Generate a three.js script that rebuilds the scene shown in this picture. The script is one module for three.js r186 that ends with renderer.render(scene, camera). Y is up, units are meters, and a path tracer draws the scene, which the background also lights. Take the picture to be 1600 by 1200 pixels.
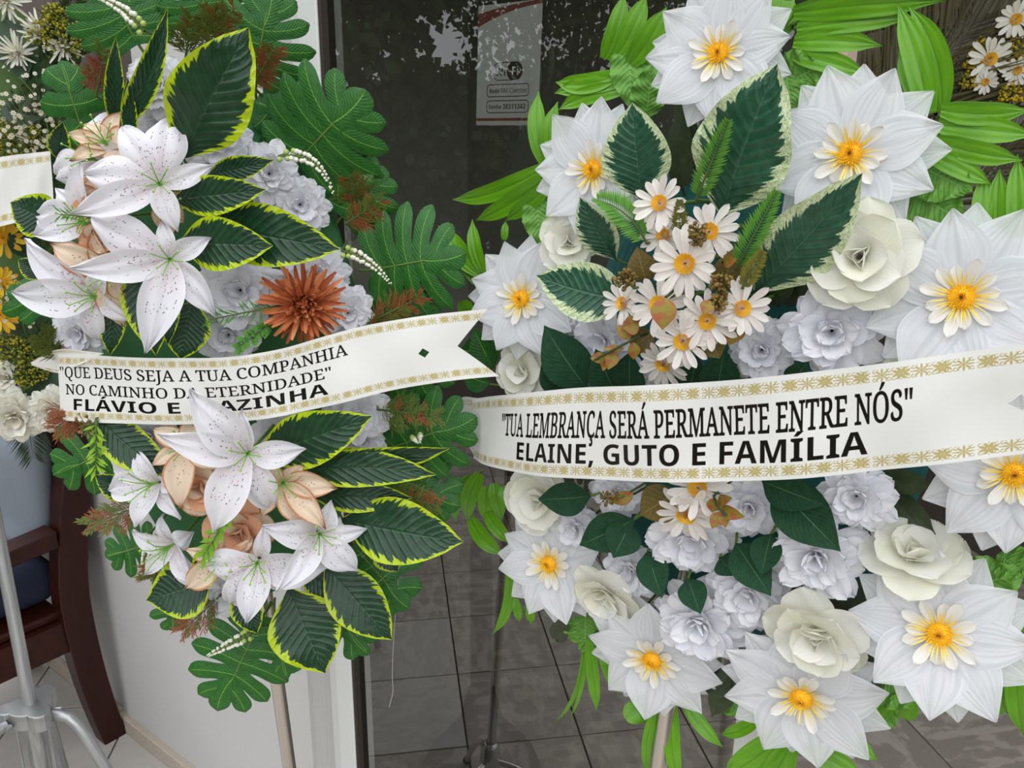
import * as THREE from 'three';
import { mergeGeometries } from 'three/addons/utils/BufferGeometryUtils.js';
import { RoundedBoxGeometry } from 'three/addons/geometries/RoundedBoxGeometry.js';

// ---------- camera, sky, exposure ----------
// the wall with the door is the plane z = 0, y is up, the photographer stands 0.9 m in front of it
const scene = new THREE.Scene();
const camera = new THREE.PerspectiveCamera(53.13, 4 / 3, 0.02, 200);
camera.position.set(0, 1.6, 0.9);
camera.rotation.order = 'YXZ';
camera.rotation.set(THREE.MathUtils.degToRad(-15.5), THREE.MathUtils.degToRad(36), THREE.MathUtils.degToRad(0.66));
camera.updateMatrixWorld(true);

// overcast sky: soft bright cloud, a little brighter overhead
{
  const w = 256, h = 128, data = new Float32Array(w * h * 4);
  for (let y = 0; y < h; y++) {
    for (let x = 0; x < w; x++) {
      const el = (y + 0.5) / h * 180 - 90, az = x / w * Math.PI * 2;
      const cl = 1 + 0.05 * Math.sin(az * 3 + el * 0.11) + 0.04 * Math.sin(az * 7 - el * 0.17 + 1);
      const k = el > 0 ? (0.8 + 0.5 * Math.sin(el * Math.PI / 180)) * cl : 0.3;
      const i = (y * w + x) * 4;
      data[i] = 0.97 * k; data[i + 1] = 0.99 * k; data[i + 2] = 1.03 * k; data[i + 3] = 1;
    }
  }
  const sky = new THREE.DataTexture(data, w, h, THREE.RGBAFormat, THREE.FloatType);
  sky.mapping = THREE.EquirectangularReflectionMapping; sky.magFilter = THREE.LinearFilter; sky.needsUpdate = true;
  scene.background = sky; scene.environment = sky;
}
const renderer = new THREE.WebGLRenderer({ antialias: true });
renderer.toneMapping = THREE.LinearToneMapping;
renderer.toneMappingExposure = 1.9;
renderer.shadowMap.enabled = true;

// ---------- random, noise ----------
let seed = 7;
const rnd = () => { seed = (seed + 0x6d2b79f5) | 0; let t = Math.imul(seed ^ (seed >>> 15), 1 | seed); t = (t + Math.imul(t ^ (t >>> 7), 61 | t)) ^ t; return ((t ^ (t >>> 14)) >>> 0) / 4294967296; };
const rr = (a, b) => a + (b - a) * rnd();
const hash = (x, y) => { let n = Math.imul(x | 0, 374761393) ^ Math.imul(y | 0, 668265263); n = Math.imul(n ^ (n >>> 13), 1274126177); return ((n ^ (n >>> 16)) >>> 0) / 4294967296; };
const vnoise = (x, y) => { const xi = Math.floor(x), yi = Math.floor(y), fx = x - xi, fy = y - yi, sx = fx * fx * (3 - 2 * fx), sy = fy * fy * (3 - 2 * fy); const a = hash(xi, yi), b = hash(xi + 1, yi), c = hash(xi, yi + 1), d = hash(xi + 1, yi + 1); return a + (b - a) * sx + (c - a) * sy + (a - b - c + d) * sx * sy; };
const fbm = (x, y, o = 4) => { let s = 0, a = 0.5, t = 0; for (let i = 0; i < o; i++) { s += a * vnoise(x, y); t += a; a *= 0.5; x = x * 2 + 17.3; y = y * 2 + 5.1; } return s / t; };
const clamp = (x, a = 0, b = 1) => Math.min(b, Math.max(a, x));
const sm = (a, b, x) => { const t = clamp((x - a) / (b - a)); return t * t * (3 - 2 * t); };
const mix3 = (a, b, t) => [a[0] + (b[0] - a[0]) * t, a[1] + (b[1] - a[1]) * t, a[2] + (b[2] - a[2]) * t];
const V = (x, y, z) => new THREE.Vector3(x, y, z);

// ---------- textures ----------
function dataTex(w, h, fn, srgb = true, repeat = false) {
  const d = new Uint8Array(w * h * 4);
  for (let y = 0; y < h; y++) for (let x = 0; x < w; x++) {
    const c = fn((x + 0.5) / w, (y + 0.5) / h), i = (y * w + x) * 4;
    d[i] = clamp(c[0], 0, 255); d[i + 1] = clamp(c[1], 0, 255); d[i + 2] = clamp(c[2], 0, 255); d[i + 3] = 255;
  }
  const t = new THREE.DataTexture(d, w, h, THREE.RGBAFormat);
  t.magFilter = THREE.LinearFilter; t.minFilter = THREE.LinearMipmapLinearFilter; t.generateMipmaps = true;
  if (srgb) t.colorSpace = THREE.SRGBColorSpace;
  if (repeat) t.wrapS = t.wrapT = THREE.RepeatWrapping;
  t.needsUpdate = true; return t;
}
const grey = (fn) => (u, v) => { const g = 255 * fn(u, v); return [g, g, g]; };
const bumpTex = (w, h, fn, rep) => dataTex(w, h, grey(fn), false, rep);
function canvasTex(w, h, draw) {
  const c = document.createElement('canvas'); c.width = w; c.height = h;
  draw(c.getContext('2d'), w, h);
  const t = new THREE.CanvasTexture(c); t.colorSpace = THREE.SRGBColorSpace; t.magFilter = THREE.LinearFilter; return t;
}
const phys = (o) => new THREE.MeshPhysicalMaterial({ side: THREE.DoubleSide, ...o });
const lin = (r, g, b) => new THREE.Color().setRGB(r / 255, g / 255, b / 255, THREE.SRGBColorSpace);

// leaf print: dark inside, pale jagged margin, side veins running forward from the midrib
function variegated(inner, inner2, outer, margin, jag, speck, s0) {
  return dataTex(256, 512, (u, v) => {
    const a = Math.abs(2 * u - 1), side = u < 0.5 ? 1 : 2;
    const along = v * 1.0 - a * 0.22;                       // coordinate across the side veins
    const streak = vnoise(along * 46 + side * 31 + s0, a * 2.5) * 0.6 + vnoise(along * 90 + side * 7, a * 3) * 0.4;
    const m = margin * (0.75 + 0.7 * vnoise(v * 5 + side * 11 + s0, 3)) + sm(0.8, 1, v) * 0.35 + jag * (streak - 0.5);
    let t = sm(1 - m - 0.03, 1 - m + 0.03, a);
    if (speck) t *= 1 - 0.35 * sm(0.55, 0.75, vnoise(u * 90, v * 180));
    const vein = Math.pow(Math.abs(Math.sin(along * 40)), 14) * 0.5, n = fbm(u * 9, v * 18 + s0);
    let c = mix3(inner, inner2, clamp(n * 0.9 + vein * 0.6 - 0.1));
    if (a < 0.025) c = mix3(c, inner2, 0.7);
    return mix3(c, mix3(outer, [outer[0] * 0.88, outer[1] * 0.92, outer[2] * 0.8], vnoise(u * 20, v * 40)), t);
  });
}
const veinBump = bumpTex(128, 256, (u, v) => { const a = Math.abs(2 * u - 1), al = v - a * 0.22; return 0.5 + 0.3 * Math.pow(Math.abs(Math.sin(al * 40)), 6) - 0.3 * sm(0.06, 0, a) + 0.4 * (fbm(u * 6, v * 12) - 0.5); });
const M = {};
M.yellowLeaf = [0, 1].map((k) => phys({ map: variegated([20, 50, 31], [36, 78, 44], [188, 206, 22], 0.14, 0.38, 0, k * 5.3), bumpMap: veinBump, bumpScale: 0.0019, roughness: 0.27, specularIntensity: 0.9 }));
M.creamLeaf = [0, 1].map((k) => phys({ map: variegated([26, 70, 48], [60, 108, 80], [226, 232, 196], 0.25, 0.5, 1, 3 + k * 7.1), bumpMap: veinBump, bumpScale: 0.002, roughness: 0.27, specularIntensity: 0.9 }));
M.ruscus = phys({ map: dataTex(128, 256, (u, v) => { const a = Math.abs(2 * u - 1); let c = mix3([22, 56, 36], [34, 76, 48], fbm(u * 8, v * 22)); if (Math.pow(Math.abs(Math.sin((v - a * 0.4) * 44)), 20) > 0.6) c = mix3(c, [60, 104, 66], 0.4); return a < 0.02 ? [92, 132, 84] : c; }), bumpMap: veinBump, bumpScale: 0.0006, roughness: 0.72, specularIntensity: 0.5 });
M.monstera = phys({ map: dataTex(128, 256, (u, v) => { const a = Math.abs(2 * u - 1); let c = mix3([28, 82, 26], [48, 114, 38], fbm(u * 6, v * 12)); const sv = Math.pow(Math.abs(Math.sin((v * 1.3 - a * 0.55) * 22)), 16) * sm(0.9, 0.2, a); c = mix3(c, [104, 158, 56], sv * 0.38); return a < 0.035 ? [120, 172, 62] : c; }), bumpMap: veinBump, bumpScale: 0.0008, roughness: 0.42, specularIntensity: 0.8 });
M.palm = phys({ map: dataTex(128, 256, (u, v) => { const a = Math.abs(2 * u - 1); let c = mix3([84, 148, 18], [124, 184, 34], fbm(u * 10, v * 5)); return a < 0.025 ? [76, 136, 20] : c; }), bumpMap: bumpTex(64, 128, (u, v) => 0.5 + 0.12 * Math.cos(u * 19) + 0.25 * fbm(u * 5, v * 5)), bumpScale: 0.0014, roughness: 0.3, specularIntensity: 0.9, transmission: 0.12 });
M.crinkle = phys({ map: dataTex(128, 256, (u, v) => { const a = Math.abs(2 * u - 1); let c = mix3([92, 152, 44], [128, 184, 72], fbm(u * 9, v * 18)); if (Math.pow(Math.abs(Math.sin((v - a * 0.3) * 30)), 18) > 0.6) c = mix3(c, [60, 120, 40], 0.45); return a < 0.03 ? [128, 190, 96] : c; }), bumpMap: veinBump, bumpScale: 0.0018, roughness: 0.5, transmission: 0.12 });
M.olive = phys({ map: dataTex(64, 256, (u, v) => { const c = mix3([44, 56, 32], [70, 84, 48], fbm(u * 5, v * 14)); return Math.pow(Math.abs(Math.sin(u * 28)), 10) > 0.7 ? mix3(c, [40, 52, 28], 0.5) : c; }), roughness: 0.42 });
M.darkLeaf = phys({ map: dataTex(64, 128, (u, v) => mix3([16, 44, 18], [34, 72, 28], fbm(u * 5, v * 10))), roughness: 0.5 });
M.brownLeaf = phys({ map: dataTex(64, 128, (u, v) => { const a = Math.abs(2 * u - 1), al = v - a * 0.25; let c = mix3([84, 76, 26], [116, 96, 40], fbm(u * 6, v * 12)); if (Math.pow(Math.abs(Math.sin(al * 26)), 16) > 0.6) c = mix3(c, [140, 122, 60], 0.5); return a < 0.04 ? [140, 120, 58] : c; }), roughness: 0.6 });
M.gildLeaf = phys({ map: dataTex(64, 128, (u, v) => mix3([136, 122, 30], [158, 84, 44], sm(0.35, 0.7, fbm(u * 3 + 4, v * 5)))), roughness: 0.55 });
M.stem = phys({ color: lin(96, 128, 52), roughness: 0.6 });
M.darkStem = phys({ color: lin(58, 72, 34), roughness: 0.7 });
M.vertex = phys({ vertexColors: true, roughness: 0.62 });
M.berry = phys({ vertexColors: true, roughness: 0.38 });

const petalBump = bumpTex(128, 128, (u, v) => 0.5 + 0.5 * (fbm(u * 26, v * 3) - 0.5) + 0.35 * (fbm(u * 5, v * 5 + 9) - 0.5));
M.gauze = [0, 1, 2].map((k) => phys({ map: dataTex(128, 128, (u, v) => { const s = fbm(u * 22 + k * 9, v * 1.6); return mix3([236, 239, 241], [251, 251, 253], sm(0.3, 0.7, s)); }), bumpMap: petalBump, bumpScale: 0.0008, roughness: 0.76, transmission: 0.42, specularIntensity: 0.5 }));
M.innerGauze = phys({ vertexColors: true, bumpMap: petalBump, bumpScale: 0.0006, roughness: 0.7, transmission: 0.25 });
M.white = [[248, 248, 252], [243, 244, 250], [251, 250, 253]].map((c) => phys({ color: lin(...c), bumpMap: petalBump, bumpScale: 0.0007, roughness: 0.8, transmission: 0.25, specularIntensity: 0.4 }));
M.cream = [[246, 245, 234], [242, 241, 224], [249, 248, 240]].map((c) => phys({ color: lin(...c), bumpMap: petalBump, bumpScale: 0.0006, roughness: 0.75, transmission: 0.28, specularIntensity: 0.4 }));
M.daisy = [[246, 240, 232], [238, 228, 220]].map((c) => phys({ color: lin(...c), bumpMap: petalBump, bumpScale: 0.0005, roughness: 0.75, transmission: 0.22 }));
const lilyTex = (base, flush, edge, edgeAmt, dots, sd) => {
  const ds = []; let s = sd; const q = () => { s = (s * 16807) % 2147483647; return s / 2147483647; };
  for (let i = 0; i < dots; i++) { const v = 0.1 + 0.52 * q(); ds.push([0.5 + (q() - 0.5) * 0.74 * (1 - 0.55 * Math.max(0, v - 0.3)), v, 0.0045 + 0.0055 * q()]); }
  return canvasTex(192, 384, (g, w, h) => {
    const im = g.createImageData(w, h);
    for (let y = 0; y < h; y++) for (let x = 0; x < w; x++) {
      const u = (x + 0.5) / w, v = 1 - (y + 0.5) / h, a = Math.abs(2 * u - 1), i = (y * w + x) * 4;
      let c = mix3(base, flush, clamp(sm(0.55, 0.05, v) * 0.55 * (0.6 + 0.8 * fbm(u * 7, v * 9)) * (1 - 0.4 * a)));
      const e = Math.max(sm(0.8, 0.98, a + 0.1 * (fbm(u * 9, v * 14) - 0.5)), sm(0.9, 1, v)) * edgeAmt;
      c = mix3(c, edge, e);
      if (a < 0.03) c = mix3(c, flush, 0.25);
      im.data[i] = c[0]; im.data[i + 1] = c[1]; im.data[i + 2] = c[2]; im.data[i + 3] = 255;
    }
    g.putImageData(im, 0, 0);
    for (const [u, v, r] of ds) { g.fillStyle = `rgba(${70 + 30 * hash(u * 999, 1)},34,48,0.85)`; g.beginPath(); g.ellipse(u * w, (1 - v) * h, r * w * 1.15, r * w * 1.9, 0, 0, 7); g.fill(); }
  });
};
const lilyBump = bumpTex(64, 128, (u, v) => 0.5 - 0.4 * Math.exp(-Math.pow((u - 0.5) * 14, 2)) + 0.25 * (fbm(u * 12, v * 4) - 0.5));
M.lily = [11, 57].map((s) => phys({ map: lilyTex([238, 236, 241], [224, 200, 206], [240, 239, 242], 0.6, 62, s), bumpMap: lilyBump, bumpScale: 0.0009, roughness: 0.62, transmission: 0.22, specularIntensity: 0.5 }));
M.peach = [23, 91].map((s) => phys({ map: lilyTex([238, 216, 190], [226, 190, 160], [186, 112, 66], 0.85, 40, s), bumpMap: lilyBump, bumpScale: 0.0009, roughness: 0.65, transmission: 0.18 }));
M.peachRose = phys({ color: lin(224, 168, 130), bumpMap: petalBump, bumpScale: 0.0006, roughness: 0.7, transmission: 0.15 });
M.orange = [[206, 122, 72], [220, 142, 92], [186, 100, 56]].map((c) => phys({ color: lin(...c), roughness: 0.62 }));
M.yellowPetal = [[228, 186, 20], [214, 160, 10]].map((c) => phys({ color: lin(...c), roughness: 0.65, transmission: 0.15 }));
M.realWhite = [[240, 238, 226], [232, 228, 212]].map((c) => phys({ color: lin(...c), roughness: 0.65, transmission: 0.15 }));
M.dimWhite = M.realWhite;
M.pin = phys({ color: lin(40, 30, 18), roughness: 0.5 });

// ---------- geometry helpers ----------
const tab = (arr) => (v) => { const n = arr.length - 1, x = clamp(v) * n, i = Math.min(n - 1, Math.floor(x)), f = x - i; const p = (k) => arr[clamp(k, 0, n)]; const a = p(i - 1), b = p(i), c = p(i + 1), d = p(i + 2); return Math.max(0, b + 0.5 * f * (c - a + f * (2 * a - 5 * b + 4 * c - d + f * (3 * (b - c) + d - a)))); };
const PR = {
  lotus: tab([0.4, 0.62, 0.8, 0.93, 1, 0.98, 0.84, 0.6, 0.32, 0.03]),
  lily: tab([0.24, 0.46, 0.7, 0.9, 1, 0.97, 0.82, 0.58, 0.3, 0.05]),
  spoon: tab([0.34, 0.4, 0.48, 0.58, 0.7, 0.82, 0.93, 1, 0.98, 0.8, 0.15]),
  round: tab([0.3, 0.42, 0.55, 0.69, 0.82, 0.92, 0.99, 1, 0.94, 0.76, 0.15]), broad: tab([0.42, 0.62, 0.79, 0.91, 0.98, 1.01, 1, 0.95, 0.85, 0.66, 0.1]),
  quill: tab([0.5, 0.7, 0.9, 1, 1, 0.95, 0.8, 0.45]),
  leaf: tab([0.06, 0.42, 0.74, 0.94, 1, 0.95, 0.82, 0.62, 0.36, 0.0]),
  oval: tab([0.08, 0.6, 0.9, 1, 0.98, 0.86, 0.62, 0.32, 0.0]),
  lance: tab([0.2, 0.62, 0.88, 1, 0.98, 0.9, 0.76, 0.55, 0.28, 0.0]),
  finger: tab([0.55, 0.8, 0.95, 1, 1, 0.97, 0.88, 0.68, 0.3, 0.02]),
  lobe: tab([1.25, 1.15, 1.02, 0.94, 0.92, 0.95, 0.99, 1, 0.94, 0.74, 0.12]),
};
function sheet(nu, nv, fn, colour) {
  const pos = [], uv = [], idx = [], col = [];
  for (let j = 0; j <= nv; j++) for (let i = 0; i <= nu; i++) {
    const u = i / nu * 2 - 1, v = j / nv, p = fn(u, v);
    pos.push(p[0], p[1], p[2]); uv.push((u + 1) / 2, v);
    if (colour) col.push(...colour(u, v));
  }
  for (let j = 0; j < nv; j++) for (let i = 0; i < nu; i++) { const a = j * (nu + 1) + i, b = a + 1, c = a + nu + 1, d = c + 1; idx.push(a, b, d, a, d, c); }
  const g = new THREE.BufferGeometry();
  g.setAttribute('position', new THREE.Float32BufferAttribute(pos, 3));
  g.setAttribute('uv', new THREE.Float32BufferAttribute(uv, 2));
  if (colour) g.setAttribute('color', new THREE.Float32BufferAttribute(col, 3));
  g.setIndex(idx); g.computeVertexNormals(); return g;
}
const D2R = Math.PI / 180;
// petal along +Y from the flower's axis (+Z): a0..a1 is its rise above the flower's plane, from root to tip
function petal({ L, W, prof = PR.round, a0 = 20, a1 = 0, p = 1, cup = 0, ruf = 0, rn = 3, side = 0, r0 = 0, z0 = 0, nu = 6, nv = 9, ph = 0, notch = 0, colour }) {
  const N = 40, R = [0], Z = [0], A = [];
  for (let k = 0; k <= N; k++) A.push((a0 + (a1 - a0) * Math.pow(k / N, p)) * D2R);
  for (let k = 0; k < N; k++) { R.push(R[k] + Math.cos(A[k]) * L / N); Z.push(Z[k] + Math.sin(A[k]) * L / N); }
  return sheet(nu, nv, (u, v) => {
    const vv = clamp(v - notch * (1 - Math.abs(u)) * v * v), x = vv * N, k = Math.min(N - 1, Math.floor(x)), f = x - k;
    const r = R[k] + (R[k + 1] - R[k]) * f, z = Z[k] + (Z[k + 1] - Z[k]) * f, th = A[k], w = W / 2 * prof(v);
    const off = cup * w * u * u + ruf * L * v * Math.sin(u * rn * 2 + v * 5 + ph) ;
    return [u * w + side * L * v * v, r0 + r - Math.sin(th) * off, z0 + z + Math.cos(th) * off];
  }, colour);
}
// soup of small blades, balls and tubes joined into one geometry with colours
class Soup {
  constructor() { this.p = []; this.n = []; this.c = []; this.i = []; }
  blade(b, dir, nor, len, wid, c0, c1 = c0) {
    const s = V().crossVectors(dir, nor).normalize().multiplyScalar(wid / 2), k = this.p.length / 3;
    const m = b.clone().addScaledVector(dir, len * 0.5), t = b.clone().addScaledVector(dir, len), f = nor.clone().multiplyScalar(wid * 0.18);
    const pts = [b, m.clone().add(s).add(f), m, m.clone().sub(s).add(f), t], cs = [c0, mix3(c0, c1, 0.5), mix3(c0, c1, 0.5), mix3(c0, c1, 0.5), c1];
    pts.forEach((q, j) => { this.p.push(q.x, q.y, q.z); this.n.push(nor.x, nor.y, nor.z); this.c.push(...cs[j]); });
    this.i.push(k, k + 1, k + 2, k, k + 2, k + 3, k + 1, k + 4, k + 2, k + 2, k + 4, k + 3);
  }
  add(g, m, c) {
    const k = this.p.length / 3, q = V(), P = g.attributes.position, Nn = g.attributes.normal, nm = new THREE.Matrix3().getNormalMatrix(m);
    for (let j = 0; j < P.count; j++) { q.fromBufferAttribute(P, j).applyMatrix4(m); this.p.push(q.x, q.y, q.z); q.fromBufferAttribute(Nn, j).applyMatrix3(nm).normalize(); this.n.push(q.x, q.y, q.z); this.c.push(...c); }
    const I = g.index; if (I) for (let j = 0; j < I.count; j++) this.i.push(k + I.getX(j)); else for (let j = 0; j < P.count; j++) this.i.push(k + j);
  }
  ball(p, r, c) { this.add(BALL, new THREE.Matrix4().makeScale(r, r, r).setPosition(p), c); }
  tube(pts, r0, r1, c, sides = 5) {
    const k0 = this.p.length / 3, n = pts.length, q = V();
    let ref = V(0.3, 0.9, 0.2);
    for (let j = 0; j < n; j++) {
      const d = pts[Math.min(n - 1, j + 1)].clone().sub(pts[Math.max(0, j - 1)]).normalize(), x = V().crossVectors(d, ref).normalize(), y = V().crossVectors(d, x), r = r0 + (r1 - r0) * j / (n - 1);
      for (let s = 0; s < sides; s++) { const a = s / sides * Math.PI * 2; q.copy(x).multiplyScalar(Math.cos(a)).addScaledVector(y, Math.sin(a)); this.p.push(pts[j].x + q.x * r, pts[j].y + q.y * r, pts[j].z + q.z * r); this.n.push(q.x, q.y, q.z); this.c.push(...c); }
    }
    for (let j = 0; j < n - 1; j++) for (let s = 0; s < sides; s++) { const a = k0 + j * sides + s, b = k0 + j * sides + (s + 1) % sides; this.i.push(a, b, b + sides, a, b + sides, a + sides); }
  }
  geo() {
    const g = new THREE.BufferGeometry();
    g.setAttribute('position', new THREE.Float32BufferAttribute(this.p, 3)); g.setAttribute('normal', new THREE.Float32BufferAttribute(this.n, 3)); g.setAttribute('color', new THREE.Float32BufferAttribute(this.c, 3));
    g.setIndex(this.i); return g;
  }
}
const BALL = new THREE.IcosahedronGeometry(1, 1);
const L3 = (r, g, b) => lin(r, g, b).toArray();       // vertex colours are linear

// ---------- things, parts, names ----------
const taken = new Map();
const numbered = (n) => { const k = taken.get(n) ?? 0; taken.set(n, k + 1); return k ? `${n}_${String(k).padStart(3, '0')}` : n; };
function thing(name, label, category, group) {
  const o = new THREE.Group(); o.name = numbered(name); o.userData = { label, category }; if (group) o.userData.group = group;
  scene.add(o); return o;
}
function mesh(name, geo, mat, parent, label) {
  const m = new THREE.Mesh(geo, mat); m.name = name; m.castShadow = m.receiveShadow = true; if (label) m.userData.label = label;
  parent.add(m); return m;
}
function struct(name, geo, mat) { const m = mesh(numbered(name), geo, mat, scene); m.userData.kind = 'structure'; return m; }
function box(x0, x1, y0, y1, z0, z1, r = 0) { const g = r ? new RoundedBoxGeometry(x1 - x0, y1 - y0, z1 - z0, 2, r) : new THREE.BoxGeometry(x1 - x0, y1 - y0, z1 - z0); g.translate((x0 + x1) / 2, (y0 + y1) / 2, (z0 + z1) / 2); return g; }
const tube = (pts, r, seg = 24, sides = 10) => new THREE.TubeGeometry(new THREE.CatmullRomCurve3(pts), seg, r, sides);

// ---------- where a sight line of the photograph meets a wreath ----------
const eye = camera.position.clone(), camRight = V(1, 0, 0).applyQuaternion(camera.quaternion), camUp = V(0, 1, 0).applyQuaternion(camera.quaternion);
const ray = (px, py) => V((px - 800) / 1200, -(py - 600) / 1200, -1).applyQuaternion(camera.quaternion);
function frame(px, py, depth, yaw) { const o = eye.clone().addScaledVector(ray(px, py), depth); return { o, n: V(Math.sin(yaw * D2R), 0, Math.cos(yaw * D2R)) }; }
const FR = { o: V(0, 0, 0), n: V(0, 0, 1) };                 // big lotus wreath, parallel to the wall
const FL = frame(370, 560, 1.06, 36);                         // lily wreath, turned to the photographer
const FF = frame(40, 300, 1.5, 36);                           // fresh-flower wreath beyond it
const FI = frame(1500, 120, 1.35, 20);                         // wreath inside the room
function at(F, px, py, h = 0) { const d = ray(px, py), t = F.o.clone().addScaledVector(F.n, h).sub(eye).dot(F.n) / d.dot(F.n); return { p: eye.clone().addScaledVector(d, t), k: t / 1200 }; }
const floorAt = (px, py, y = 0) => { const d = ray(px, py); return eye.clone().addScaledVector(d, (y - eye.y) / d.y); };

// a flower's group: origin at its base, +Z the way it faces, scaled so that 1 is its radius
function pose(o, F, px, py, d, h, tx = 0, ty = 0, spin = 0, lead = 0) {
  const { p, k } = at(F, px, py, h), c = eye.clone().sub(p).normalize();
  const f = F.n.clone().multiplyScalar(0.45).addScaledVector(c, 0.55).addScaledVector(camRight, tx).addScaledVector(camUp, ty).normalize();
  const x = V().crossVectors(V(0, 1, 0), f).normalize(), y = V().crossVectors(f, x);
  o.quaternion.setFromRotationMatrix(new THREE.Matrix4().makeBasis(x, y, f)).multiply(new THREE.Quaternion().setFromAxisAngle(V(0, 0, 1), spin));
  const R = d / 2 * k; o.scale.setScalar(R); o.position.copy(p).addScaledVector(f, -lead * R);
  return R;
}
function stemTo(o, R, F, h, mat = M.darkStem) {               // a stem from the flower's base back into the foam
  const back = F.n.clone().multiplyScalar(-Math.max(0.02, h - 0.035)).applyQuaternion(o.quaternion.clone().invert()).divideScalar(R);
  const q = V(0, 0, -0.02);
  mesh('stem', tube([q, V(0, 0, -0.12).addScaledVector(back, 0.25), back], 0.0022 / R, 6, 5), mat, o);
}
const spinOf = (m, phi, tilt = 0) => { m.rotation.order = 'ZXY'; m.rotation.set(tilt, 0, phi); return m; };

// ---------- flowers: petals shared between blooms ----------
const G = {};
G.lotusBack = [0, 1, 2].map((k) => petal({ L: 1.04, W: 0.7, prof: PR.lotus, a0: 4, a1: -6 + k * 3, cup: -0.05, ruf: 0.012, rn: 2 + k, ph: k * 2, side: (k - 1) * 0.05, r0: 0.02, z0: -0.04, nu: 8, nv: 10 }));
G.lotusFront = [0, 1, 2].map((k) => petal({ L: 1.04, W: 0.72, prof: PR.lotus, a0: 12, a1: 2 + k * 2, p: 0.7, cup: 0.03, ruf: 0.014, rn: 3 + k, ph: 1 + k * 2, side: (k - 1) * 0.07, r0: 0.02, nu: 8, nv: 10 }));
const yel = L3(250, 190, 30), pale = L3(252, 232, 140), wht = L3(248, 244, 236);
const innerDye = (u, v) => (v < 0.4 ? mix3(pale, wht, sm(0.12, 0.4, v)) : wht);
G.lotusInner = [0, 1, 2].map((k) => petal({ L: 0.36 + k * 0.05, W: 0.14, prof: PR.spoon, a0: 20, a1: 6 + k * 6, p: 0.7, cup: 0.3, ruf: 0.02, ph: k, r0: 0.02, z0: 0.03, nu: 4, nv: 10, colour: innerDye }));
function stamenSoup() {
  const s = new Soup(), a = L3(255, 196, 22), b = L3(255, 214, 60), c = L3(253, 232, 128);
  s.add(BALL, new THREE.Matrix4().makeScale(0.13, 0.13, 0.09).setPosition(0, 0, 0.08), a);
  for (let i = 0; i < 110; i++) {                                    // dense core
    const f = i / 110, ph = i * 2.39996, el = (34 + 54 * (1 - f)) * D2R, d = V(Math.cos(ph) * Math.cos(el), Math.sin(ph) * Math.cos(el), Math.sin(el));
    s.blade(V(Math.cos(ph) * 0.11 * f, Math.sin(ph) * 0.11 * f, 0.13 - 0.06 * f), d, V(-Math.cos(ph) * Math.sin(el), -Math.sin(ph) * Math.sin(el), Math.cos(el)), 0.07 + 0.05 * rnd(), 0.03, a, b);
  }
  for (let i = 0; i < 34; i++) {                                     // long pale filaments over the inner petals
    const ph = i * 2.39996 + rr(-0.2, 0.2), el = rr(20, 30) * D2R, d = V(Math.cos(ph) * Math.cos(el), Math.sin(ph) * Math.cos(el), Math.sin(el));
    s.blade(V(Math.cos(ph) * 0.06, Math.sin(ph) * 0.06, 0.06), d, V(-Math.cos(ph) * Math.sin(el), -Math.sin(ph) * Math.sin(el), Math.cos(el)), rr(0.24, 0.36), 0.02, b, c);
  }
  return s.geo();
}
G.lotusStamen = [0, 1].map(() => stamenSoup());
G.pin = new THREE.CylinderGeometry(0.012, 0.012, 0.05, 8).rotateX(Math.PI / 2);
function lotus(F, px, py, d, h, tx, ty, label) {
  const o = thing('lotus_flower', label, 'flower', 'large white lotus flowers of the round wreath');
  const R = pose(o, F, px, py, d, h, tx, ty, rr(0, 6.28), 0.12);
  for (let i = 0; i < 8; i++) spinOf(mesh('outer_petal', G.lotusBack[(i * 2) % 3], M.gauze[i % 3], o), (i + 0.5) * Math.PI / 4 + rr(-0.1, 0.1), rr(-0.06, 0.04));
  for (let i = 0; i < 8; i++) { const m = spinOf(mesh('petal', G.lotusFront[i % 3], M.gauze[(i + 1) % 3], o), i * Math.PI / 4 + rr(-0.08, 0.08), rr(-0.04, 0.05)); m.scale.setScalar(rr(0.92, 1.03)); }
  for (let i = 0; i < 12; i++) spinOf(mesh('inner_petal', G.lotusInner[i % 3], M.innerGauze, o), i * Math.PI / 6 + rr(-0.12, 0.12), rr(-0.1, 0.1));
  const st = mesh('stamens', G.lotusStamen[Math.floor(rnd() * 2)], M.vertex, o, 'orange-yellow stamens'); st.userData.kind = 'stuff';
  const pin = mesh('pin', G.pin, M.pin, st, 'small dark pin'); pin.position.z = 0.18;
  stemTo(o, R, F, h); return o;
}
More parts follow.
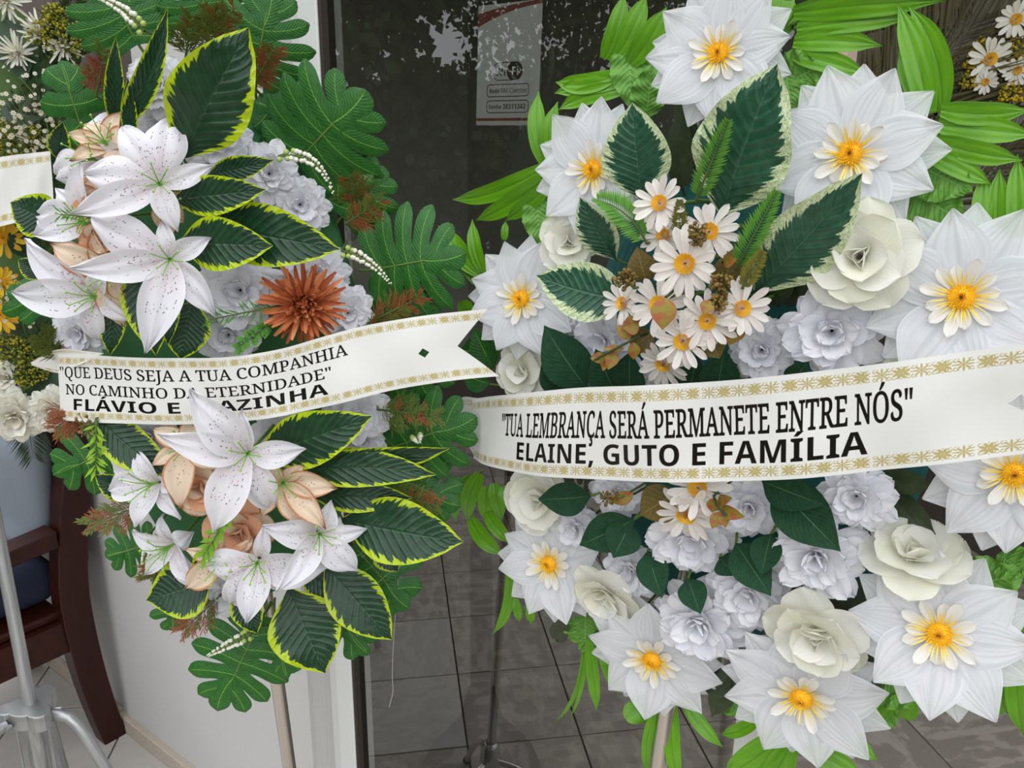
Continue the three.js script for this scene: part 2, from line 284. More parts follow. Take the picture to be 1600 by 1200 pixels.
// layered pompon flower: rings of rounded petals from a flat skirt to an upright heart
G.puff = [0, 1, 2, 3].map((k) => [0, 1, 2].map((j) => petal({ L: [0.98, 0.88, 0.74, 0.56][k], W: [0.5, 0.5, 0.46, 0.38][k], prof: j === 2 ? PR.broad : PR.round, a0: [14, 34, 56, 76][k], a1: [-22, -4, 26, 60][k], p: 1.1, cup: [-0.05, 0.12, 0.2, 0.3][k], ruf: 0.05, rn: 2.8 + j, ph: j * 2.1 + k, notch: 0.03, side: (j - 1) * 0.08, r0: 0.03, nu: 5, nv: 10 })));
function puff(F, px, py, d, h, tx, ty, name, label, group, mats, rings = [13, 12, 11, 8]) {
  const o = thing(name, label, 'flower', group), R = pose(o, F, px, py, d, h, tx, ty, rr(0, 6.28), 0.3);
  rings.forEach((n, k) => { for (let i = 0; i < n; i++) { const m = spinOf(mesh('petal', G.puff[k][(i + k) % 3], mats[(i * 2 + k) % mats.length], o), (i + 0.37 * k) * 2 * Math.PI / n + rr(-0.14, 0.14), rr(-0.2, 0.16)); m.scale.setScalar(rr(0.86, 1.06)); } });
  stemTo(o, R, F, h); return o;
}
// chrysanthemum of long narrow petals
G.mum = [0, 1, 2, 3].map((k) => [0, 1].map((j) => petal({ L: [1, 0.94, 0.86, 0.72][k], W: 0.12, prof: PR.quill, a0: [8, 30, 52, 72][k], a1: [-6, 36, 74, 112][k], p: 1.4, cup: 0.9, ruf: 0.02, ph: j * 2, side: (j - 0.5) * 0.18, r0: 0.03, nu: 3, nv: 6 })));
function mum(F, px, py, d, h, tx, ty, name, label, group, mats, rings = [20, 18, 15, 11]) {
  const o = thing(name, label, 'flower', group), R = pose(o, F, px, py, d, h, tx, ty, rr(0, 6.28), 0.25);
  rings.forEach((n, k) => { for (let i = 0; i < n; i++) { const m = spinOf(mesh('petal', G.mum[k][i % 2], mats[(i + k) % mats.length], o), (i + 0.5 * k) * 2 * Math.PI / n + rr(-0.16, 0.16), rr(-0.3, 0.3)); m.scale.set(1, rr(0.75, 1.12), 1); } });
  stemTo(o, R, F, h); return o;
}
// open cream rose: broad cupped petals round a rolled heart
G.rose = [0, 1, 2, 3].map((k) => [0, 1].map((j) => petal({ L: [1.02, 0.86, 0.66, 0.42][k], W: [1.02, 0.92, 0.7, 0.5][k], prof: PR.broad, a0: [18, 38, 58, 80][k], a1: [-8, 8, 34, 84][k], p: 1.2, cup: [0.08, 0.2, 0.45, 1.1][k], ruf: 0.024, rn: 2 + j, ph: j * 3 + k, r0: 0.03, side: (j - 0.5) * 0.1, nu: 8, nv: 14 })));
function rose(F, px, py, d, h, tx, ty, name, label, group, mats, pin) {
  const o = thing(name, label, 'flower', group), R = pose(o, F, px, py, d, h, tx, ty, rr(0, 6.28), 0.3);
  [5, 5, 4, 3].forEach((n, k) => { for (let i = 0; i < n; i++) spinOf(mesh('petal', G.rose[k][i % 2], mats[(i + k) % mats.length], o), (i + 0.4 * k) * 2 * Math.PI / n + rr(-0.12, 0.12), rr(-0.12, 0.12)); });
  if (pin) { const q = mesh('pin', G.pin, M.pin, o, 'dark pin in the heart'); q.scale.set(2.6, 2.6, 4); q.position.z = 0.1; }
  stemTo(o, R, F, h); return o;
}
// daisy: one and a half rings of spoon petals and a knobbly yellow eye
G.daisy = [0, 1, 2].map((k) => petal({ L: 1, W: 0.26, prof: PR.spoon, a0: 8, a1: -6 + 6 * k, cup: 0.22, ruf: 0.02, ph: k, side: (k - 1) * 0.05, r0: 0.03, nu: 4, nv: 10 }));
G.eye = (() => { const s = new Soup(), a = L3(254, 208, 60), b = L3(246, 180, 24); for (let i = 0; i < 110; i++) { const f = Math.sqrt(i / 110), ph = i * 2.39996, r = 0.23 * f; s.blade(V(Math.cos(ph) * r, Math.sin(ph) * r, 0.06), V(Math.cos(ph) * f * 0.9, Math.sin(ph) * f * 0.9, 1).normalize(), V(-Math.cos(ph) * 0.6, -Math.sin(ph) * 0.6, 0.8), 0.17 - 0.05 * f, 0.08, b, a); } return s.geo(); })();
function daisy(F, px, py, d, h, tx, ty, label, group, mats, name = 'daisy_flower', n = 15) {
  const o = thing(name, label, 'flower', group), R = pose(o, F, px, py, d, h, tx, ty, rr(0, 6.28), 0.1);
  for (let i = 0; i < n; i++) { const m = spinOf(mesh('petal', G.daisy[i % 3], mats[i % mats.length], o), i * 2 * Math.PI / n + rr(-0.09, 0.09), rr(-0.12, 0.22)); m.scale.set(1, rr(0.85, 1.04), 1); }
  for (let i = 0; i < 3; i++) { const m = spinOf(mesh('petal', G.daisy[i % 3], mats[(i + 1) % mats.length], o), (i + 0.3) * 2.1 + rr(-0.5, 0.5), rr(-0.3, -0.1)); m.scale.set(0.9, rr(0.7, 0.9), 1); m.position.z = -0.03; }
  const e = mesh('eye', G.eye, M.vertex, o, 'yellow eye'); e.userData.kind = 'stuff'; e.position.z = 0.02;
  const p = mesh('pin', G.pin, M.pin, e); p.position.z = 0.2;
  stemTo(o, R, F, h, M.stem); return o;
}
// lily: three broad and three narrower petals that rise and roll back, green stamens
const lilyPetal = (k, j) => petal({ L: 1.24, W: k ? 0.44 : 0.56, prof: PR.lily, a0: 56, a1: [-44, -86, -20][j], p: 0.9, cup: [0.3, -0.2, 0.45][j], ruf: 0.03 + 0.01 * j, rn: 3.4, ph: j * 2 + k, side: (j - 1) * 0.16, r0: 0.03, nu: 10, nv: 14 });
G.lily = [0, 1].map((k) => [0, 1, 2].map((j) => lilyPetal(k, j)));
G.lilyStamen = [0, 1].map(() => { const s = new Soup(), g = L3(132, 190, 70), t = L3(150, 196, 90); for (let i = 0; i < 7; i++) { const ph = i * 0.9 + rr(-0.2, 0.2), b = rr(0.16, 0.34), pts = [0, 0.35, 0.7, 1].map((f) => V(Math.cos(ph) * b * f * f, Math.sin(ph) * b * f * f, 0.05 + f * rr(0.62, 0.74))); s.tube(pts, 0.016, 0.009, g, 5); s.ball(pts[3], 0.024, t); } return s.geo(); });
// tips: where the photograph shows each petal's tip, so that every lily opens its own way
function lily(F, px, py, h, tx, ty, tips, label, group, mats, name = 'lily_flower', shapes = [0, 1, 2]) {
  const o = thing(name, label, 'flower', group), R = pose(o, F, px, py, 200, h, tx, ty, 0, 0.1);
  tips.forEach(([ex, ey], i) => { const dx = ex - px, dy = py - ey, len = Math.hypot(dx, dy) / 102, m = spinOf(mesh('petal', G.lily[i % 2][shapes[(i + Math.floor(rnd() * 3)) % shapes.length]], mats[i % mats.length], o), Math.atan2(-dx, dy), rr(-0.12, 0.1)); m.scale.set(clamp(len * 1.08, 0.62, 1.15), len, clamp(len, 0.6, 1)); m.position.z = (i % 2) * -0.02; });
  mesh('stamens', G.lilyStamen[Math.floor(rnd() * 2)], M.vertex, o, 'green stamens').scale.setScalar(0.8);
  stemTo(o, R, F, h, M.stem); return o;
}

// ---------- leaves ----------
// blade from base to tip [px, py, h]; w across in photograph pixels; bend arches it, fold lifts its edges, roll turns it about its length
function bladeGeo(B, T, w, nz, { prof = PR.leaf, bend = 0.08, fold = 0.12, wave = 0, wn = 3, sc = 0, roll = 0, serr = 0, nu = 8, nv = 16, ph = 0, curl = 0 } = {}) {
  const y = T.clone().sub(B), L = y.length(); y.normalize();
  let z = nz.clone().addScaledVector(y, -nz.dot(y)).normalize(); z.applyAxisAngle(y, roll);
  const x = V().crossVectors(y, z), q = V();
  const g = sheet(nu, nv, (u, v) => {
    const hw = w / 2 * prof(v) * (1 + serr * (Math.abs(((v * 18) % 1) - 0.5) - 0.25)), a = 4 * v * (1 - v);
    const zz = bend * L * a + fold * hw * Math.abs(u) + curl * hw * u * u + wave * w * Math.abs(u) * Math.sin(v * wn * 6.28 + ph + (u > 0 ? 1.3 : 0));
    q.copy(B).addScaledVector(x, u * hw + sc * L * a).addScaledVector(y, L * v).addScaledVector(z, zz);
    return [q.x - B.x, q.y - B.y, q.z - B.z];
  });
  return g;
}
function leafThing(F, b, t, w, mat, name, label, group, o = {}, category = 'leaf') {
  const A = at(F, b[0], b[1], b[2]), T = at(F, t[0], t[1], t[2]), mid = A.p.clone().add(T.p).multiplyScalar(0.5);
  const th = thing(name, label, category, group); th.position.copy(A.p);
  mesh('blade', bladeGeo(A.p, T.p, w * (A.k + T.k) / 2, eye.clone().sub(mid).normalize().addScaledVector(F.n, 0.5).normalize(), o), mat, th);
  const back = V(0, 0, 0).addScaledVector(F.n, -Math.max(0.015, b[2] - 0.03)), dir = A.p.clone().sub(T.p).normalize();
  mesh('stem', tube([V(0, 0, 0), dir.clone().multiplyScalar(0.012).addScaledVector(back, 0.3), dir.clone().multiplyScalar(0.018).add(back)], 0.0016, 6, 5), o.stemMat ?? M.stem, th);
  return th;
}
// split leaf: lobes on both sides of a midrib, one blade
function lobedThing(F, b, t, w, { n = 5, fill = 0.9, droop = 0.5, roll = 0, back = 0.12, label, group, mat = M.monstera, name = 'monstera_leaf', sweep = 0.14 } = {}) {
  const A = at(F, b[0], b[1], b[2]), T = at(F, t[0], t[1], t[2]), y = T.p.clone().sub(A.p), L = y.length(); y.normalize();
  const mid = A.p.clone().add(T.p).multiplyScalar(0.5); let z = eye.clone().sub(mid).normalize().addScaledVector(F.n, 0.5); z.addScaledVector(y, -z.dot(y)).normalize(); z.applyAxisAngle(y, roll);
  const x = V().crossVectors(y, z), W = w * (A.k + T.k) / 2, geos = [];
  const put = (px, py, k) => { const zz = -droop * (px * px) / W + 0.06 * L * 4 * (py / L) * (1 - py / L) * (py > 0 ? 1 : 0) + k; return [x.x * px + y.x * py + z.x * zz, x.y * px + y.y * py + z.y * zz, x.z * px + y.z * py + z.z * zz]; };
  const lobe = (ox, oy, ex, ey, hw, k) => { const cx = (ox + ex) / 2 + (ey - oy) * sweep * Math.sign(ex || 1), cy = (oy + ey) / 2 - Math.abs(ex - ox) * sweep; geos.push(sheet(4, 12, (u, v) => { const a = (1 - v) * (1 - v), b2 = 2 * v * (1 - v), c = v * v, qx = a * ox + b2 * cx + c * ex, qy = a * oy + b2 * cy + c * ey, dx = 2 * (1 - v) * (cx - ox) + 2 * v * (ex - cx), dy = 2 * (1 - v) * (cy - oy) + 2 * v * (ey - cy), dl = Math.hypot(dx, dy), ww = hw * PR.lobe(v) * u; return put(qx + dy / dl * ww, qy - dx / dl * ww, k + 0.1 * hw * (1 - u * u)); })); };
  for (const s of [-1, 1]) for (let i = 0; i < n; i++) {
    const f = i / (n - 1), phi = 0.42 + f * 2.0, ex = s * W / 2 * Math.pow(Math.sin(phi), 0.8) * rr(0.94, 1.05), ey = L * (0.44 + 0.52 * Math.cos(phi)) - L * back * f;
    lobe(0, L * (0.66 - 0.6 * f), ex * 1.06, ey, fill * 0.5 * (W * 0.5 + L * 0.62) * 0.94 / n, 0.0003 * (i % 2));
  }
  lobe(0, L * 0.55, 0, L, fill * 0.13 * W, 0.0006);
  const th = thing(name, label, 'leaf', group); th.position.copy(A.p);
  const bl = mesh('blade', mergeGeometries(geos), mat, th);
  mesh('midrib', tube([0, 0.3, 0.6, 0.92].map((f) => V(...put(0, L * f, 0.001))), 0.0012, 10, 5), M.stem, bl);
  mesh('stem', tube([V(0, 0, 0), y.clone().multiplyScalar(-0.02).addScaledVector(F.n, -0.01), y.clone().multiplyScalar(-0.03).addScaledVector(F.n, -Math.max(0.02, b[2] - 0.02))], 0.0018, 6, 5), M.stem, th);
  return th;
}
// plastic palm leaf: separate strap fingers from one point, and the crimped leaf under it
function palmLeaf(F, c, h, fingers, label, crimps = []) {
  const A = at(F, c[0], c[1], h), th = thing('palm_leaf', label, 'leaf', 'bright green plastic palm leaves of the round wreath'); th.position.copy(A.p);
  const face = (m) => eye.clone().sub(m).normalize().addScaledVector(F.n, 0.4).normalize();
  for (const [bx, by, tx, ty, w, sc = 0, dh = 0, bend = 0.06] of fingers) {
    const B = at(F, bx, by, h + rr(0, 0.006)), T = at(F, tx, ty, h + dh), g = bladeGeo(B.p, T.p, 0.86 * w * (B.k + T.k) / 2, face(B.p), { prof: PR.finger, bend, fold: 0.14, sc, wave: 0.03, wn: 1.1, ph: rr(0, 6), roll: rr(-0.25, 0.25), nu: 6, nv: 14 });
    const m = mesh('finger', g, M.palm, th); m.position.copy(B.p).sub(A.p);
  }
  for (const [bx, by, tx, ty, w] of crimps) {
    const B = at(F, bx, by, h - 0.006), T = at(F, tx, ty, h + 0.004), g = bladeGeo(B.p, T.p, w * B.k, face(B.p), { prof: PR.oval, bend: 0.05, fold: 0.1, wave: 0.07, wn: 4, serr: 0.12, nu: 10, nv: 30 });
    const m = mesh('crimped_leaf', g, M.crinkle, th, 'crimped pale green leaf'); m.position.copy(B.p).sub(A.p);
  }
  mesh('stem', tube([V(0, 0, 0), F.n.clone().multiplyScalar(-0.02), F.n.clone().multiplyScalar(-Math.max(0.03, h - 0.03))], 0.002, 6, 5), M.stem, th);
  return th;
}
// ---------- sprigs ----------
function sprig(F, b, t, type, name, label, group, o = {}) {
  const A = at(F, b[0], b[1], b[2]), T = at(F, t[0], t[1], t[2]), ax = T.p.clone().sub(A.p), L = ax.length(); ax.normalize();
  let nz = eye.clone().sub(A.p).normalize(); nz.addScaledVector(ax, -nz.dot(ax)).normalize(); const sx = V().crossVectors(ax, nz);
  const th = thing(name, label, o.category ?? 'sprig', group); th.position.copy(A.p);
  const arch = o.arch ?? 0.1, cv = o.side ?? 0, pt = (f) => ax.clone().multiplyScalar(L * f).addScaledVector(nz, arch * L * 4 * f * (1 - f)).addScaledVector(sx, cv * L * 4 * f * (1 - f));
  const st = new Soup(); st.tube([0, 0.2, 0.4, 0.6, 0.8, 1].map(pt), o.sr ?? 0.0016, 0.0006, o.stemC ?? L3(92, 110, 46), 5);
  st.tube([V(0, 0, 0), ax.clone().multiplyScalar(-0.01).addScaledVector(F.n, -Math.max(0.015, b[2] - 0.03))], 0.0016, 0.0016, o.stemC ?? L3(92, 110, 46), 5);
  mesh('stem', st.geo(), M.vertex, th);
  const s = new Soup(), w = (o.w ?? 40) * (A.k + T.k) / 2, dir = V(), q = V();
  const branchDir = (side, ang, lift) => ax.clone().multiplyScalar(Math.cos(ang)).addScaledVector(sx, side * Math.sin(ang)).addScaledVector(nz, lift).normalize();
  if (type === 'fern') {
    const n = o.n ?? 20;
    for (let i = 0; i < n; i++) for (const sd of [-1, 1]) { const f = 0.08 + 0.92 * i / n, l = w / 2 * Math.pow(Math.sin(Math.PI * (0.12 + 0.82 * f)), 0.7) * rr(0.9, 1.1); s.blade(pt(f), branchDir(sd, (62 - 26 * f) * D2R, rr(0, 0.3)), nz, l, o.bw ?? 0.0032, o.c0 ?? L3(64, 128, 36), o.c1 ?? L3(110, 168, 52)); }
  } else if (type === 'feathery') {
    const n = o.n ?? 13;
    for (let i = 0; i < n; i++) for (const sd of [-1, 1]) {
      const f = 0.1 + 0.88 * i / n, l = w / 2 * (1 - 0.55 * f) * rr(0.7, 1.2), d = branchDir(sd, rr(28, 58) * D2R, rr(-0.3, 0.6)), p = pt(f), c = rnd() < (o.red ?? 0.5) ? [o.r0 ?? L3(112, 70, 30), o.r1 ?? L3(160, 84, 46)] : [L3(70, 92, 30), L3(116, 120, 40)];
      for (let k = 0; k < 6; k++) for (const s2 of [-1, 1]) { const e = p.clone().addScaledVector(d, l * k / 6); s.blade(e, d.clone().addScaledVector(V().crossVectors(d, nz), s2 * rr(0.3, 0.7)).addScaledVector(nz, rr(-0.2, 0.5)).normalize(), nz, l * rr(0.34, 0.6), o.bw ?? 0.0016, c[0], c[1]); }
      s.blade(p, d, nz, l * 1.15, 0.0016, c[0], c[1]);
    }
  } else if (type === 'berries') {
    const n = o.n ?? 16, g = L3(176, 196, 110), wh = L3(238, 236, 222);
    for (let i = 0; i < n; i++) for (const sd of [-1, 1]) { const f = 0.06 + 0.94 * Math.pow(i / n, 0.85), r = (o.br ?? 0.0042) * (1 - 0.72 * f), p = pt(f + rr(-0.02, 0.02)).addScaledVector(sx, sd * (r * 0.9 + w / 2 * (1 - f) * rr(0.3, 0.8))).addScaledVector(nz, rr(-0.2, 0.5) * w / 2); s.tube([pt(f), p], 0.0006, 0.0006, L3(150, 170, 90), 4); s.ball(p, r, f < 0.2 && o.green !== 0 ? g : wh); }
  } else if (type === 'goldenrod') {
    for (let i = 0; i < (o.n ?? 150); i++) { const f = rnd(), sd = rr(-1, 1), p = pt(f).addScaledVector(sx, sd * w / 2 * (1 - 0.6 * f)).addScaledVector(nz, rr(-0.3, 0.6) * w / 2 * (1 - 0.6 * f)); s.ball(p, rr(0.0014, 0.003), rnd() < 0.6 ? (o.c0 ?? L3(196, 166, 24)) : (o.c1 ?? L3(140, 132, 26))); }
    for (let i = 0; i < 16; i++) { const f = rr(0, 0.8); s.blade(pt(f), branchDir(rnd() < 0.5 ? -1 : 1, rr(30, 70) * D2R, rr(-0.2, 0.5)), nz, w * rr(0.3, 0.6), 0.002, L3(70, 90, 30)); }
  } else if (type === 'baby') {
    for (let i = 0; i < (o.n ?? 26); i++) { const f = rr(0.2, 1), p = pt(f).addScaledVector(sx, rr(-0.5, 0.5) * w).addScaledVector(nz, rr(-0.3, 0.5) * w); s.tube([pt(f * 0.6), p], 0.0005, 0.0004, L3(70, 84, 40), 3); const r = rr(0.0035, 0.006); for (let k = 0; k < 7; k++) { const a = k * 0.9; s.blade(p, sx.clone().multiplyScalar(Math.cos(a)).addScaledVector(ax, Math.sin(a)).addScaledVector(nz, 0.5).normalize(), nz, r, r * 0.6, L3(226, 220, 200)); } s.ball(p, r * 0.3, L3(190, 180, 110)); }
  } else if (type === 'box') {
    const n = o.n ?? 16;
    for (let i = 0; i < n; i++) for (const sd of [-1, 1]) { const f = 0.1 + 0.9 * i / n; s.blade(pt(f).addScaledVector(nz, rr(-0.003, 0.006)), branchDir(sd, rr(20, 75) * D2R, rr(-0.1, 0.7)), nz, w * rr(0.22, 0.5), o.bw ?? 0.006, o.c0 ?? L3(44, 108, 22), o.c1 ?? L3(88, 150, 34)); }
  } else if (type === 'seeds') {
    for (let i = 0; i < (o.n ?? 60); i++) { const f = rr(0.25, 1), p = pt(f).addScaledVector(sx, rr(-0.5, 0.5) * w).addScaledVector(nz, rr(-0.3, 0.5) * w); s.tube([pt(f * 0.8), p], 0.0005, 0.0005, L3(110, 90, 36), 3); s.ball(p, rr(0.0012, 0.0022), rnd() < 0.5 ? L3(134, 108, 44) : L3(104, 82, 32)); }
  } else if (type === 'palm') {
    const n = o.n ?? 60;
    for (let i = 0; i < n; i++) for (const sd of [-1, 1]) { const f = i / n; s.blade(pt(f), branchDir(sd, rr(34, 44) * D2R, rr(-0.05, 0.25)), nz, w * rr(0.85, 1.05) * (1 - 0.5 * f * f), o.bw ?? 0.006, o.c0 ?? L3(74, 66, 28), o.c1 ?? L3(96, 90, 40)); }
  }
  const m = mesh(o.part ?? 'leaflets', s.geo(), type === 'berries' ? M.berry : M.vertex, th); m.userData.kind = 'stuff';
  return th;
}
// small twig with a few separate leaves, each its own part
function twig(F, b, t, leaves, mat, name, label, group, o = {}) {
  const A = at(F, b[0], b[1], b[2]), T = at(F, t[0], t[1], t[2]), th = thing(name, label, 'sprig', group); th.position.copy(A.p);
  mesh('stem', tube([V(0, 0, 0), T.p.clone().sub(A.p).multiplyScalar(0.5).addScaledVector(F.n, 0.006), T.p.clone().sub(A.p)], 0.0014, 8, 5), o.stemMat ?? M.darkStem, th);
  mesh('shank', tube([V(0, 0, 0), F.n.clone().multiplyScalar(-Math.max(0.02, b[2] - 0.03))], 0.0014, 4, 5), o.stemMat ?? M.darkStem, th);
  for (const [bx, by, tx, ty, w] of leaves) { const B = at(F, bx, by, b[2] + 0.002), E = at(F, tx, ty, b[2] + rr(0, 0.012)); const m = mesh('leaflet', bladeGeo(B.p, E.p, w * B.k, eye.clone().sub(B.p).normalize(), { prof: PR.oval, fold: 0.2, roll: rr(-0.3, 0.3), nu: 4, nv: 8 }), mat, th); m.position.copy(B.p).sub(A.p); }
  return th;
}

// ---------- the setting ----------
const plaster = bumpTex(256, 256, (u, v) => 0.5 + 0.6 * (fbm(u * 40, v * 40) - 0.5), true);
const wallMat = phys({ color: lin(196, 194, 191), bumpMap: plaster, bumpScale: 0.0012, roughness: 0.85 });
const innerMat = phys({ color: lin(206, 202, 196), roughness: 0.9 });
const frameMat = phys({ color: lin(218, 220, 216), roughness: 0.45 });
const sideMat = phys({ color: lin(206, 178, 164), roughness: 0.5 });
const rubber = phys({ color: lin(52, 44, 36), roughness: 0.7 });
const glassMat = phys({ color: lin(176, 178, 174), roughness: 0, transmission: 1, thickness: 0, ior: 1.92 });
const granite = phys({ map: dataTex(256, 128, (u, v) => { const a = hash(Math.floor(u * 128), Math.floor(v * 64)), n = fbm(u * 60, v * 30); return a < 0.14 ? [104, 92, 82] : a > 0.8 ? [214, 204, 188] : mix3([168, 156, 140], [196, 184, 166], n); }, true, true), roughness: 0.55 });
granite.map.repeat.set(16, 1);
const tileTex = [0, 1, 2].map((k) => dataTex(256, 256, (u, v) => { const n = fbm(u * 5 + k * 13, v * 11 + k * 7, 5), s = sm(0.46, 0.62, n); return mix3([152, 143, 133], [186, 177, 166], s * 0.8 + 0.25 * fbm(u * 40, v * 60)); }));
const tileBump = bumpTex(128, 128, (u, v) => 0.5 + 0.7 * (fbm(u * 5, v * 22, 3) - 0.5));
const tileDark = tileTex.map((t) => phys({ map: t, bumpMap: tileBump, bumpScale: 0.0012, roughness: 0.5 }));
const tilePaleTex = dataTex(128, 128, (u, v) => mix3([178, 173, 166], [192, 187, 180], fbm(u * 7, v * 7)));
const tilePale = [phys({ map: tilePaleTex, roughness: 0.5 })];
const grout = phys({ color: lin(84, 74, 66), roughness: 0.95 });

const ground = struct('ground', new THREE.PlaneGeometry(60, 60).rotateX(-Math.PI / 2).translate(0, -0.03, 20), phys({ map: dataTex(128, 128, (u, v) => mix3([58, 70, 38], [88, 96, 56], fbm(u * 20, v * 20)), true, true), roughness: 1 }));
ground.material.map.repeat.set(20, 20);
const floor = struct('floor', box(-4.2, 2.6, -0.06, -0.008, -4.2, 4.2), grout);
{
  const S = 0.334, g = new RoundedBoxGeometry(S - 0.005, 0.012, S - 0.005, 1, 0.0015); g.translate(0, -0.006, 0);
  const c = Math.SQRT1_2, a0 = -2.189 * c, b0 = -2.069 * c;
  for (let i = -14; i < 26; i++) for (let j = -14; j < 26; j++) {
    const a = a0 + (i + 0.5) * S, b = b0 + (j + 0.5) * S, x = (a + b) * c, z = (a - b) * c;
    const inside = z < -0.1 && z > -2.7 && x > -2.2 && x < 0.9, out = z > -0.3 && z < 2.5 && x > -3.1 && x < 0.75;
    if (!(inside || out)) continue;
    const pale = x < -1.3 && z > -0.3 && z < 0.8;
    const m = mesh('tile', g, pale ? tilePale[0] : tileDark[(i * 3 + j * 5 + 150) % 3], floor);
    m.position.set(x, 0, z); m.rotation.y = Math.PI / 4 + ((i + j) % 2 ? Math.PI / 2 : 0);
  }
}
struct('wall_front', mergeGeometries([box(-4.2, -3.2, 0, 3.1, -0.14, 0), box(-3.2, -1.62, 0, 1.0, -0.14, 0), box(-3.2, -1.62, 2.4, 3.1, -0.14, 0), box(-1.62, -1.178, 0, 3.1, -0.14, 0), box(-1.178, 2.3, 2.8, 3.1, -0.14, 0), box(2.3, 2.6, 0, 3.1, -0.14, 0), box(-2.05, -1.1785, 0.001, 0.98, -0.006, 0.01)]), wallMat);
struct('wall_back', box(-4.2, 2.6, 0, 3.1, -4.2, -4.1), innerMat);
struct('wall_left', box(-4.2, -4.1, 0, 3.1, -4.1, -0.14), innerMat);
struct('wall_right', mergeGeometries([box(2.5, 2.6, 2.7, 3.1, -4.1, -0.14), box(2.5, 2.6, 0, 2.7, -4.1, -3.8), box(2.5, 2.6, 0, 2.7, -0.3, -0.14)]), innerMat);
struct('ceiling', box(-4.2, 2.6, 3.1, 3.25, -4.2, 0.05), phys({ color: lin(200, 198, 194), roughness: 0.9 }));
struct('baseboard_front', box(-4.2, -2.062, 0, 0.05, 0, 0.018, 0.004), granite);
struct('baseboard_front', box(-2.058, -1.178, 0, 0.05, 0.008, 0.028, 0.004), granite);
{
  const w = new THREE.Group(); w.name = 'window_1'; w.userData = { kind: 'structure' }; scene.add(w);
  mesh('frame', mergeGeometries([box(-3.2, -3.14, 1, 2.4, -0.1, -0.04), box(-1.68, -1.62, 1, 2.4, -0.1, -0.04), box(-3.14, -1.68, 1, 1.06, -0.1, -0.04), box(-3.14, -1.68, 2.34, 2.4, -0.1, -0.04)]), phys({ color: lin(60, 52, 52), roughness: 0.5 }), w);
  for (let i = 0; i < 8; i++) mesh('shutter_board', box(-3.135 + i * 0.1825, -2.957 + i * 0.1825, 1.06, 2.34, -0.09, -0.06, 0.006), phys({ color: lin(64 + (i % 3) * 5, 50 + (i % 3) * 4, 48), roughness: 0.6 }), w);
  const d = new THREE.Group(); d.name = 'door_1'; d.userData = { kind: 'structure' }; scene.add(d);
  mesh('frame', mergeGeometries([box(-1.178, -1.151, 0, 2.8, -0.1, -0.05), box(-1.151, -1.1, 0, 2.8, -0.1, -0.042, 0.003), box(-1.151, 2.3, 2.74, 2.8, -0.1, -0.042)].map((g) => g.index ? g.toNonIndexed() : g)), frameMat, d, 'white aluminium door frame');
  mesh('gasket', box(-1.1, -1.092, 0.05, 2.74, -0.075, -0.046), rubber, d);
  mesh('bottom_rail', box(-1.092, -0.284, 0.005, 0.05, -0.085, -0.05, 0.003), frameMat, d);
  mesh('stile', box(-0.284, -0.25, 0.005, 2.74, -0.09, -0.044, 0.003), frameMat, d, 'white edge strip of the glass door');
  mesh('stile_cap', box(-0.25, -0.24, 0.005, 2.74, -0.09, -0.048), sideMat, d);
  mesh('pane', new THREE.PlaneGeometry(0.808, 2.69).translate(-0.688, 1.395, -0.06), glassMat, d, 'tinted glass pane');
}
// paper notice stuck to the inner face of the door glass
{
  const tex = canvasTex(512, 740, (g, w, h) => {
    g.fillStyle = '#e9e9e7'; g.fillRect(0, 0, w, h);
    g.fillStyle = '#96504a'; g.beginPath(); g.moveTo(0, 50); g.bezierCurveTo(160, 20, 340, 6, w, 0); g.lineTo(w, 24); g.bezierCurveTo(320, 30, 150, 70, 0, 130); g.fill();
    g.fillRect(0, h - 46, w, 18);
    g.strokeStyle = '#3a302c'; g.fillStyle = '#3a302c'; g.lineWidth = 5; g.textAlign = 'left'; g.textBaseline = 'alphabetic';
    const rb = (x, y, ww, hh, r) => { g.beginPath(); g.moveTo(x + r, y); g.arcTo(x + ww, y, x + ww, y + hh, r); g.arcTo(x + ww, y + hh, x, y + hh, r); g.arcTo(x, y + hh, x, y, r); g.arcTo(x, y, x + ww, y, r); g.closePath(); };
    rb(130, 352, 240, 108, 52); g.stroke(); g.fillStyle = '#4a332c'; rb(244, 350, 128, 112, 54); g.fill();
    g.fillStyle = '#3a302c'; g.font = 'bold 74px sans-serif'; g.fillText('Wi', 148, 432); g.fillStyle = '#efefec'; g.fillText('Fi', 280, 432);
    g.fillStyle = '#3a302c'; rb(86, 486, 340, 74, 20); g.stroke(); rb(86, 586, 340, 74, 20); g.stroke();
    g.font = 'bold 36px sans-serif'; g.fillText('Rede', 104, 538); g.font = '41px sans-serif'; g.fillText('BM Clientes', 196, 540);
    g.font = 'bold 36px sans-serif'; g.fillText('Senha', 100, 636); g.font = 'bold 43px sans-serif'; g.fillText('38311342', 216, 638);
  });
  const p = thing('poster', 'small paper notice with network name and password stuck behind the door glass', 'poster');
  p.position.copy(at(FR, 795, 102, -0.066).p);
  mesh('sheet', sheet(6, 8, (u, v) => [u * 0.057, (v - 0.5) * 0.166, 0.0012 + 0.002 * (u * u) * (1 - v)]), phys({ map: tex, roughness: 0.7 }), p);
  p.rotation.z = -0.02;
}
